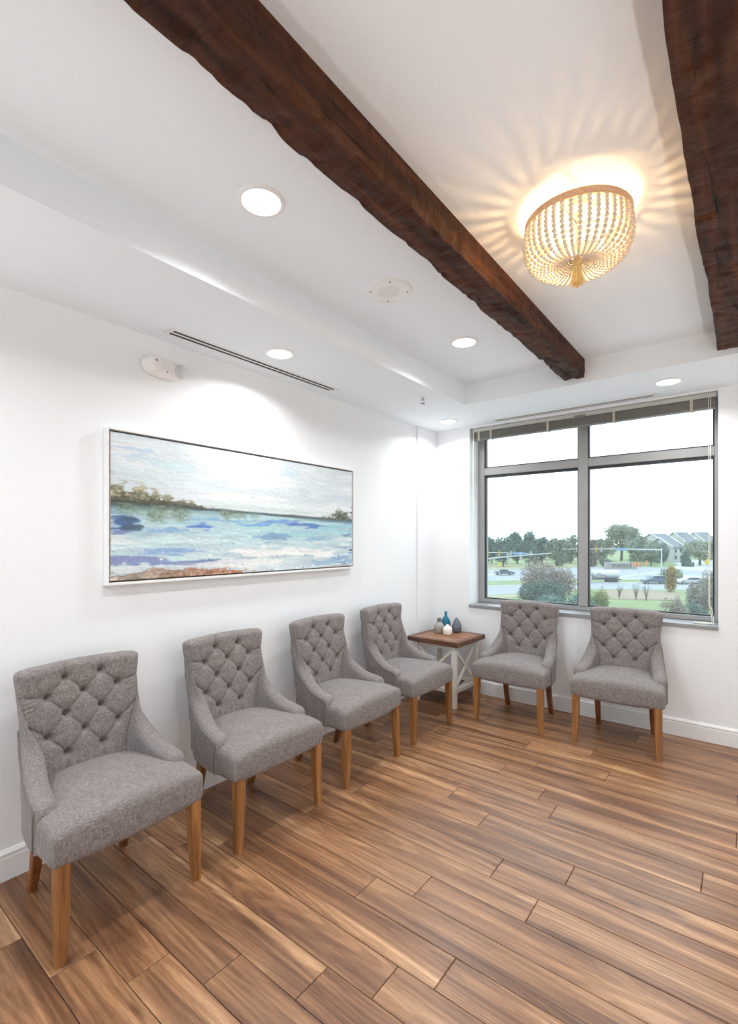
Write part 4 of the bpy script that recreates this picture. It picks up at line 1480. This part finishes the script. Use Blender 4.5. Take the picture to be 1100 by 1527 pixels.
for q, (x0, y0, x1, y1) in enumerate(((925, 861.0, 985, 853.5), (700, 859, 760, 857), (1010, 859.5, 1060, 861))):
    patch('road_marking', [(x0, y0), (x1, y1), (x1, y1 - 1.0), (x0, y0 - 1.0)], M['line_paint'], 0.06)


def leaf_cloud(blobs, n, size, seed, flat=0.5):
    """leaf cards over the surface and inside of rounded masses; blobs: (x, y, z, rx, ry, rz)"""
    g = np.random.default_rng(seed)
    w = np.array([b[3] * b[5] for b in blobs]); w = w / w.sum()
    which = g.choice(len(blobs), n, p=w)
    bl_ = np.array(blobs)[which]
    d = g.standard_normal((n, 3)); d /= np.linalg.norm(d, axis=1, keepdims=True)
    r = g.random(n) ** 0.35 * (0.82 + 0.30 * g.random(n))
    c = bl_[:, :3] + d * r[:, None] * bl_[:, 3:]
    a = g.standard_normal((n, 3)) * 0.7 + d; a /= np.linalg.norm(a, axis=1, keepdims=True)
    u = np.cross(a, g.standard_normal((n, 3))); u /= np.linalg.norm(u, axis=1, keepdims=True)
    v = np.cross(a, u)
    s = size * (0.6 + 0.8 * g.random(n))[:, None]
    P = np.stack([c - u * s - v * s * flat, c + u * s - v * s * flat * .3, c + u * s * .6 + v * s * flat, c - u * s * .7 + v * s * flat * .8], 1).reshape(-1, 3)
    F = np.arange(n * 4).reshape(n, 4)
    me = bpy.data.meshes.new('foliage')
    me.from_pydata(P.tolist(), [], F.tolist())
    return me


def trunk_bm(h, r, forks, seed):
    q = random.Random(seed)
    bm = B()
    tube(bm, [(0, 0, -0.1), (0.02 * h, 0, h * 0.35), (0, 0.02 * h, h * 0.7)], [r, r * 0.75, r * 0.4], 7)
    for i in range(forks):
        a = 2 * PI * i / forks + q.random()
        z = h * q.uniform(0.25, 0.5)
        tube(bm, [(0, 0, z), (h * 0.12 * math.cos(a), h * 0.12 * math.sin(a), z + h * 0.16), (h * 0.24 * math.cos(a), h * 0.24 * math.sin(a), z + h * 0.34)], [r * 0.45, r * 0.3, r * 0.12], 5)
    return bm


TREE_MESH = {}


def tree(name, px, base, top, width, m, lab, group=None, kind='round', n=900, depth=None, cat='tree', leaf=None):
    """a tree or shrub standing where (px, base) is seen on the ground; top and width are its sighted extent"""
    p = at(px, base)
    dep = (p - CAM).dot(FWD)
    s = dep / FPX
    h = (base - top) * s
    w = width * s / 2
    t = tag(empty(name, (p.x, p.y, GROUND)), lab, cat, group)
    q = random.Random(int(px * 7 + base * 13))
    if kind == 'cone':
        blobs = [(0, 0, h * (0.08 + 0.84 * i / 7), w * (1 - 0.75 * i / 7), w * (1 - 0.75 * i / 7), h * 0.12) for i in range(8)]
    elif kind == 'column':
        blobs = [(q.uniform(-.1, .1) * w, 0, h * (0.12 + 0.76 * i / 6), w * (0.95 - 0.5 * abs(i / 6 - 0.35)), w * 0.9, h * 0.12) for i in range(7)]
    elif kind == 'shrub':
        blobs = [(q.uniform(-.62, .62) * w, q.uniform(-.14, .14) * w, h * q.uniform(0.15, 0.66), w * q.uniform(.30, .5), w * q.uniform(.16, .26), h * q.uniform(.22, .34)) for i in range(12)]
    elif kind == 'dense':
        blobs = [(0, 0, h * 0.5, w * 0.7, w * 0.5, h * 0.42)]
        for i in range(12):
            a = q.uniform(0, 2 * PI)
            rr = q.uniform(.35, .66) * w
            blobs.append((rr * math.cos(a), rr * 0.6 * math.sin(a), h * q.uniform(0.14, 0.84), w * q.uniform(.28, .44), w * q.uniform(.24, .34), h * q.uniform(.13, .2)))
    else:
        blobs = [(0, 0, h * 0.58, w * 0.62, w * 0.5, h * 0.34)]
        for i in range(12):
            a = q.uniform(0, 2 * PI)
            rr = q.uniform(.35, .66) * w
            blobs.append((rr * math.cos(a), rr * 0.7 * math.sin(a), h * q.uniform(0.26, 0.84), w * q.uniform(.26, .42), w * q.uniform(.24, .36), h * q.uniform(.12, .2)))
    lf = leaf or max(0.05, 1.35 * s)
    n = int(n * 2.6) if leaf is None else int(n * 1.3)
    me = leaf_cloud(blobs, n, lf, int(px * 31 + base))
    fo = link_mesh('foliage', me, m, t)
    obj('trunk', trunk_bm(h * (0.75 if kind != 'shrub' else 0.5), max(0.05, w * 0.07), 5, int(px)), M['bark'], t)
    return t


LINE = [  # the far tree line: px, base, top, width, material
    (712, 843.0, 796, 46, 'leaf_dark'), (733, 840.0, 797, 30, 'leaf_dark'), (750, 845.0, 796, 36, 'leaf_dark'), (771, 841.0, 789, 34, 'leaf_dark'), (788, 845.5, 790, 32, 'leaf_dark'),
    (808, 840.5, 796, 36, 'leaf_dark'), (829, 844.5, 798, 38, 'leaf_mid'), (851, 840.0, 794, 38, 'leaf_mid'),
    (870, 837.0, 799, 30, 'leaf_mid'), (897, 838.0, 800, 34, 'leaf_mid'), (950, 841.5, 797, 34, 'leaf_mid'), (970, 844.0, 801, 30, 'leaf_mid'), (987, 841.5, 807, 24, 'leaf_dark'), (1088, 840.0, 798, 60, 'leaf_mid')]
LEFT_N = ['nearest the left window frame', 'second from the left window frame', 'third from the left window frame', 'the tallest, left of the middle', 'fifth from the left window frame',
          'sixth from the left window frame', 'second from the mullion', 'nearest the mullion']
RIGHT_N = ['half hidden by the mullion', 'above the left end of the sign wall', 'just right of the tallest pale tree', 'left of the traffic signal pole', 'just right of the traffic signal pole', 'at the right window frame']
for i, (px, ba, tp, wd, mm) in enumerate(LINE):
    left = px < 865
    tree('tree', px, ba, tp, wd, M[mm], ('leafy far tree behind the left pane, ' + LEFT_N[i]) if left else ('green far tree behind the right pane, ' + RIGHT_N[i - 8]),
         'trees across the road', n=1500, kind='dense')
tree('tree', 926, 836, 777, 60, M['leaf_pale'], 'tallest pale green broad tree behind the long low sign wall', n=2200)
tree('cypress', 884, 845, 804, 17, M['leaf_brown'], 'narrow bronze brown columnar tree just right of the window mullion', kind='column', n=800)
tree('shrub', 905, 845.5, 832, 24, M['leaf_dark'], 'low dark shrub behind the left end of the sign wall', kind='shrub', n=400, cat='shrub')
tree('tree', 1043, 843, 804, 56, M['leaf_pale'], 'faded pale tree in front of the grey roofed townhouses', n=1800)
tree('evergreen', 1022, 839.6, 811, 14, M['leaf_dark'], 'slim dark evergreen beside the white townhouse front', kind='cone', n=500)
tree('shrub', 1026, 845, 837, 18, M['leaf_dark'], 'small dark rounded shrub island in the driveway', kind='shrub', n=300, cat='shrub')
tree('young_tree', 1000, 883, 844, 18, M['leaf_autumn'], 'young orange and green autumn tree by the near road', kind='column', n=600)
tree('shrub', 812, 904, 820, 104, M['leaf_pink'], 'large faded pinkish bush behind the left pane, topmost twigs above the green one', kind='shrub', n=7000, cat='shrub', leaf=0.11)
tree('shrub', 806, 916, 852, 88, M['leaf_dark'], 'big dark green bush in front of the pinkish one, behind the left pane', kind='shrub', n=8000, cat='shrub', leaf=0.11)
tree('hedge', 840, 934, 881, 100, M['leaf_hedge'], 'clipped blue-green hedge at the bottom of the left pane', kind='shrub', n=7000, cat='hedge', leaf=0.08)
tree('shrub', 746, 918, 893, 44, M['leaf_hedge'], 'low dark green clipped shrub at the bottom left corner of the window', kind='shrub', n=900, cat='shrub', leaf=0.08)
tree('shrub', 885, 921, 862, 46, M['leaf_yellow'], 'yellow-green bush at the lower left of the right pane', kind='shrub', n=2200, cat='shrub', leaf=0.09)
tree('shrub', 1008, 934, 880, 44, M['leaf_pink'], 'faded pinkish low shrub at the bottom of the right pane', kind='shrub', n=1800, cat='shrub', leaf=0.08)
tree('shrub', 1050, 915, 838, 50, M['leaf_pink'], 'tall grey-pink twiggy bush at the right edge of the window', kind='shrub', n=4500, cat='shrub', leaf=0.10)
tree('shrub', 1032, 925, 892, 40, M['leaf_hedge'], 'dark green leafy shrub between the two pinkish shrubs at the bottom right of the window', kind='shrub', n=1000, cat='shrub', leaf=0.08)
tree('shrub', 1000, 862, 846, 34, M['leaf_pale'], 'pale rounded shrub beside the driveway mouth', kind='shrub', n=500, cat='shrub')

for i, (px, ba, tp) in enumerate(((923, 893, 872), (948, 895, 869), (963, 896, 870))):       # leafless shrubs in the mulch bed
    p = at(px, ba); s = (p - CAM).dot(FWD) / FPX; h = (ba - tp) * s
    q = random.Random(px)
    bm = B()
    for j in range(16):
        a = q.uniform(0, 2 * PI); l = q.uniform(.15, .55) * h * 0.55
        tube(bm, [(0, 0, 0), (l * .35 * math.cos(a), l * .35 * math.sin(a), h * .45), (l * math.cos(a), l * math.sin(a), h * q.uniform(.75, 1.0))], [0.035, 0.025, 0.012], 4)
    t = tag(empty('bare_shrub', (p.x, p.y, GROUND)), ('leafless reddish shrub in the bed, nearest the mullion', 'leafless reddish shrub in the bed, middle of three', 'leafless reddish shrub in the bed, nearest the small orange tree')[i], 'shrub', 'bare shrubs in the bed')
    obj('stems', bm, M['leaf_brown'], t)


def ext_root(name, px, base, lab, cat, group=None, turn=0.0):
    p = at(px, base)
    t = tag(empty(name, (p.x, p.y, GROUND), YAW + turn), lab, cat, group)
    return t, (p - CAM).dot(FWD) / FPX


def mast(name, pole_px, base, top, x_end, y_end, lab, heads, pole=True):
    """traffic signal pole with a long arm; local x runs along the arm, z up"""
    t, s = ext_root(name, pole_px, base, lab, 'traffic signal')
    zt = (base - top) * s
    bm = B(); lathe(bm, [(0.30, 0.0), (0.30, 0.3), (0.20, 0.35), (0.16, zt), (0.0, zt + 0.05)], 14)
    obj('pole', bm, M['pole'], t)
    xe, ze = (x_end - pole_px) * s, (base - y_end) * s
    bm = B(); tube(bm, [(0, 0, zt - 0.5), (xe * .5, 0, (zt - .5) * .5 + ze * .5 + 0.15), (xe, 0, ze)], [0.15, 0.12, 0.07], 8)
    obj('mast_arm', bm, M['pole'], t)
    for px, kind in heads:
        x = (px - pole_px) * s
        z = zt - .5 + (ze - zt + .5) * (x / xe)
        if kind == 'sign':
            bm = B(); box(bm, x - 1.5, x + 1.5, -0.16, -0.11, z - 0.30, z + 0.45, 0.02)
            obj('street_sign', bm, M['blue_sign'], t)
            bm = B(); box(bm, x - 1.2, x + 1.2, -0.17, -0.16, z + 0.0, z + 0.12)
            obj('lettering', bm, M['offwhite'], t)
            continue
        bm = B(); box(bm, x - 0.20, x + 0.20, -0.34, -0.12, z - 0.65, z + 0.65, 0.03)
        hd = obj('signal_head', bm, M['yellow' if kind == 'y' else 'offwhite'], t)
        for j in (-1, 0, 1):
            bm = B(); lathe(bm, [(0.0, -0.36), (0.12, -0.36), (0.13, -0.33)], 12, (x, 0, z + 0.40 * j), 'Y')
            obj('signal_lens', bm, M['tyre'], hd)
    return t


mast('traffic_signal', 986, 853, 817, 838, 819, 'traffic signal pole with a long arm and blue street sign, behind the right pane', [(888, 'y'), (896, 'w'), (925, 'sign'), (860, 'w')])
mast('traffic_signal', 690, 853, 821, 795, 826, 'upper traffic signal arm with yellow heads, behind the left pane', [(727, 'y'), (744, 'y'), (761, 'w'), (773, 'sign'), (791, 'w')])
mast('traffic_signal', 676, 872, 835, 822, 825, 'lower sloping traffic signal arm, behind the left pane', [(757, 'w'), (776, 'w')])

for px, ba, tp, mm, lab in ((744, 859, 838, 'yellow', 'pedestrian signal post with yellow head, left of the big green bush'), (739, 876, 852, 'pole', 'slim white roadside post at the near kerb, left pane'),
                            (952, 857, 838, 'offwhite', 'white signal post, left one of the pair near the blue car'), (963, 862, 836, 'offwhite', 'white signal post, right one of the pair near the blue car'),
                            (1054, 856, 834, 'yellow', 'yellow diamond warning sign post near the driveway')):
    t, s = ext_root('sign_post', px, ba, lab, 'sign post')
    h = (ba - tp) * s
    bm = B(); lathe(bm, [(0.09, 0), (0.07, h), (0.0, h)], 10)
    obj('post', bm, M['pole'], t)
    if mm == 'yellow' and px > 1000:
        bm = B(); box(bm, -0.62, 0.62, -0.12, -0.08, -0.62, 0.62, 0.02)
        for v in bm.verts:
            x, z = v.co.x, v.co.z
            v.co.x, v.co.z = (x - z) * 0.7071, (x + z) * 0.7071 + h - 0.7
        obj('sign_plate', bm, M['yellow'], t)
    elif mm != 'pole':
        bm = B(); box(bm, -0.22, 0.22, -0.34, -0.06, h - 1.1, h, 0.03)
        obj('signal_head', bm, M['yellow' if mm == 'yellow' else 'orange'], t)

# low entrance sign wall
t, s = ext_root('sign_wall', 924, 848.5, 'long low pale brick sign wall with dark letters, across the road', 'sign')
x0, x1 = (903.5 - 924) * s, (946 - 924) * s
hh = 8.6 * s
bm = B(); box(bm, x0, x1, -0.3, 0.3, 0, hh, 0.05)
obj('wall_panel', bm, M['brick_pale'], t)
bm = B(); box(bm, x0 - 0.2, x1 + 0.2, -0.4, 0.4, hh, hh + 0.22, 0.04)
obj('coping', bm, M['concrete'], t)
for s_ in (x0, x1):
    bm = B(); box(bm, s_ - 0.45, s_ + 0.45, -0.5, 0.5, 0, hh + 0.35, 0.05)
    obj('end_pier', bm, M['brick_pale'], t)
xl = (913 - 924) * s
for ch in 'BONSEE':
    cu = bpy.data.curves.new('letter', 'FONT')
    cu.body = ch; cu.size = 1.25; cu.extrude = 0.03; cu.align_x = 'CENTER'
    o = bpy.data.objects.new('letter', cu); C.objects.link(o)
    cu.materials.append(M['tyre'])
    o.parent = t; o.rotation_euler = (PI / 2, 0, 0); o.location = (xl + 0.1, -0.34, hh * 0.30)
    xl += 5.2 * s
# bright notice boards beside it
t, s = ext_root('notice_board', 947, 850, 'orange and red notice board beside the sign wall', 'sign')
bm = B(); box(bm, -4.5 * s, 1.2 * s, -0.08, 0.08, 1.1, 2.2, 0.02); obj('orange_panel', bm, M['orange'], t)
bm = B(); box(bm, 1.3 * s, 8 * s, -0.08, 0.08, 0.9, 2.3, 0.02); obj('red_panel', bm, M['red'], t)
for x in (-4 * s, 1.25 * s, 7.6 * s):
    bm = B(); lathe(bm, [(0.07, 0), (0.07, 2.35), (0, 2.35)], 8, (x, 0.1, 0)); obj('post', bm, M['pole'], t)


def car(px, base, length, height, m, lab, flip=1, suv=True):
    t, s = ext_root('car', px, base, lab, 'car')
    L, Hh, W = length, height, 1.8
    prof = [(-.5, .20), (-.5, .50), (-.485, .60), (-.44, .66), (-.36, .97), (-.30, 1.0), (.06, 1.0), (.12, .97), (.24, .64), (.44, .56), (.49, .48), (.5, .22)] if suv else \
           [(-.5, .20), (-.5, .52), (-.48, .60), (-.36, .66), (-.24, .97), (-.18, 1.0), (.04, 1.0), (.10, .97), (.24, .64), (.44, .56), (.49, .48), (.5, .22)]
    bm = B(); prism(bm, [(x * L * flip, z * Hh) for x, z in prof], -W / 2, W / 2)
    for v in bm.verts: v.co = Vector((v.co.x, -v.co.z * (0.86 if v.co.y > Hh * .8 else 1), v.co.y))
    bmesh.ops.bevel(bm, geom=[e for e in bm.edges if abs(e.verts[0].co.y - e.verts[1].co.y) < 0.3], offset=0.06, segments=1, affect='EDGES')
    obj('body', bm, m, t)
    for x0, x1 in ((-.38, -.20), (-.185, -.02), (-.005, .15)):
        bm = B()
        prism(bm, [(x0 * L * flip, .68 * Hh), (x1 * L * flip, .68 * Hh), ((x1 - (.06 if x1 > .1 else 0)) * L * flip, .93 * Hh), ((x0 + (.035 if x0 < -.3 else 0)) * L * flip, .93 * Hh)], -W / 2 * 0.985, W / 2 * 0.985)
        for v in bm.verts: v.co = Vector((v.co.x, -v.co.z * 1.012, v.co.y))
        obj('side_window', bm, M['dark_glass'], t)
    for x in (-.31, .31):
        for sy in (-1, 1):
            bm = B(); lathe(bm, [(0.0, -0.11), (0.20, -0.11), (0.22, -0.12), (0.33, -0.11), (0.34, 0.0), (0.33, 0.11), (0.0, 0.11)], 18, (x * L * flip, sy * (W / 2 - 0.08), 0.34), 'Y')
            w_ = obj('wheel', bm, M['tyre'], t)
            bm = B(); lathe(bm, [(0.0, -0.02), (0.19, -0.015), (0.20, 0.015), (0.0, 0.02)], 14, (x * L * flip, sy * (W / 2 + 0.04), 0.34), 'Y')
            obj('hubcap', bm, M['car_pale'], w_)
    return t


car(976, 870.5, 4.8, 1.60, M['car_blue'], 'dark blue estate car on the road behind the right pane', -1)
car(1026, 871.0, 4.7, 1.35, M['car_pale'], 'pale silver car on the road near the right window edge', -1, False)
car(752, 857.5, 4.6, 1.40, M['car_dark'], 'dark car crossing the junction, behind the left pane', 1, False)

# white tanker truck half hidden by the mullion
t, s = ext_root('tanker_truck', 901, 868.5, 'white tanker truck with a round tank just right of the mullion', 'truck')
bm = B(); lathe(bm, [(0.0, -3.1), (0.7, -3.05), (1.05, -2.9), (1.12, -2.7), (1.12, 2.7), (1.05, 2.9), (0.7, 3.05), (0.0, 3.1)], 24, (0.2, 0, 2.25), 'X')
obj('tank', bm, M['tank'], t, smooth=True)
bm = B(); box(bm, -5.6, 3.0, -0.5, 0.5, 0.75, 1.15, 0.03)
obj('chassis', bm, M['car_dark'], t)
bm = B(); prism(bm, [(-5.9, 0.6), (-5.9, 1.6), (-5.5, 2.0), (-5.2, 2.9), (-3.6, 2.9), (-3.5, 0.6)], -1.1, 1.1)
for v in bm.verts: v.co = Vector((v.co.x, -v.co.z, v.co.y))
obj('cab', bm, M['offwhite'], t)
bm = B(); box(bm, -5.1, -4.1, -1.12, 1.12, 1.9, 2.65)
obj('cab_window', bm, M['blue_sign'], t)
for x in (-4.8, 0.9, 2.2):
    for sy in (-1, 1):
        bm = B(); lathe(bm, [(0.0, -0.16), (0.26, -0.16), (0.30, -0.18), (0.48, -0.15), (0.50, 0.0), (0.48, 0.15), (0.0, 0.16)], 18, (x, sy * 0.95, 0.5), 'Y')
        obj('wheel', bm, M['tyre'], t)
bm = B(); tube(bm, [(-3.0, -1.2, 1.1), (-1.9, -1.25, 2.6), (-0.4, -1.25, 1.9), (0.4, -1.2, 1.6)], 0.09, 8)
obj('hose_boom', bm, M['car_dark'], t)
bm = B(); box(bm, 1.2, 3.2, -1.2, -0.9, 1.05, 1.15, 0.02); box(bm, 3.1, 3.2, -1.2, 1.2, 0.7, 1.1, 0.02)
obj('mudguard', bm, M['car_dark'], t)
t.scale = (0.86, 0.8, 0.72)


# townhouses
def townhouse(px, base, wpx, eave, ridge, lab, front=True, turn=0.35):
    t, s = ext_root('townhouse', px, base, lab, 'house', None, turn)
    w, ze, zr, d = wpx * s, (base - eave) * s, (base - ridge) * s, 11.0
    bm = B(); box(bm, -w / 2, w / 2, 0, d, 0, ze)
    obj('walls', bm, M['offwhite'], t)
    bm = B()
    ov = 0.5
    A = [(-w / 2 - ov, -ov, ze - 0.3), (w / 2 + ov, -ov, ze - 0.3), (w / 2 + ov, d / 2, zr), (-w / 2 - ov, d / 2, zr), (w / 2 + ov, d + ov, ze - 0.3), (-w / 2 - ov, d + ov, ze - 0.3)]
    lo = [bm.verts.new(p) for p in A]; hi = [bm.verts.new((x, y, z + 0.3)) for x, y, z in A]
    for a, b, c, e in ((0, 1, 2, 3), (3, 2, 4, 5)):
        bm.faces.new((lo[a], lo[b], lo[c], lo[e])); bm.faces.new((hi[a], hi[b], hi[c], hi[e]))
    for a, b in ((0, 1), (1, 2), (2, 4), (4, 5), (5, 3), (3, 0)):
        bm.faces.new((lo[a], lo[b], hi[b], hi[a]))
    obj('roof', bm, M['roof'], t)
    for sx in (-1, 1):
        bm = B()
        poly = [(0, 0), (d, 0), (d, ze), (d / 2, zr - 0.25), (0, ze)]
        lo = [bm.verts.new((sx * (w / 2 - 0.02), y, z)) for y, z in poly]; hi = [bm.verts.new((sx * (w / 2 + 0.02), y, z)) for y, z in poly]
        bm.faces.new(lo); bm.faces.new(hi)
        for i in range(5): bm.faces.new((lo[i], lo[(i + 1) % 5], hi[(i + 1) % 5], hi[i]))
        obj('gable', bm, M['offwhite'], t)
        bm = B(); beam_between(bm, (sx * (w / 2 + ov), -ov, ze - 0.1), (sx * (w / 2 + ov), d / 2, zr + 0.25), 0.5, 0.55)
        obj('rake_board', bm, M['tank'], t)
    nw = max(2, int(w / 2.2))
    for i in range(nw):
        for zf in (0.18, 0.62):
            x = -w / 2 + w * (i + 0.5) / nw
            bm = B(); box(bm, x - 0.65, x + 0.65, -0.10, -0.02, ze * zf, ze * zf + 1.7, 0.02)
            f_ = obj('window_frame', bm, M['tank'], t)
            bm = B(); box(bm, x - 0.50, x + 0.50, -0.13, -0.10, ze * zf + 0.12, ze * zf + 1.58)
            obj('pane', bm, M['dark_glass'], f_)
    return t


townhouse(1011, 838.5, 22, 816, 803, 'white fronted townhouse with dark windows beside the driveway')
townhouse(998, 833, 34, 808, 796, 'grey roofed townhouse row, leftmost roof', turn=0.5)
townhouse(1030, 830.3, 32, 808, 794, 'grey roofed townhouse row, middle roof', turn=0.5)
townhouse(1060, 828.0, 34, 808, 794, 'grey roofed townhouse row, rightmost roof at the window edge', turn=0.5)
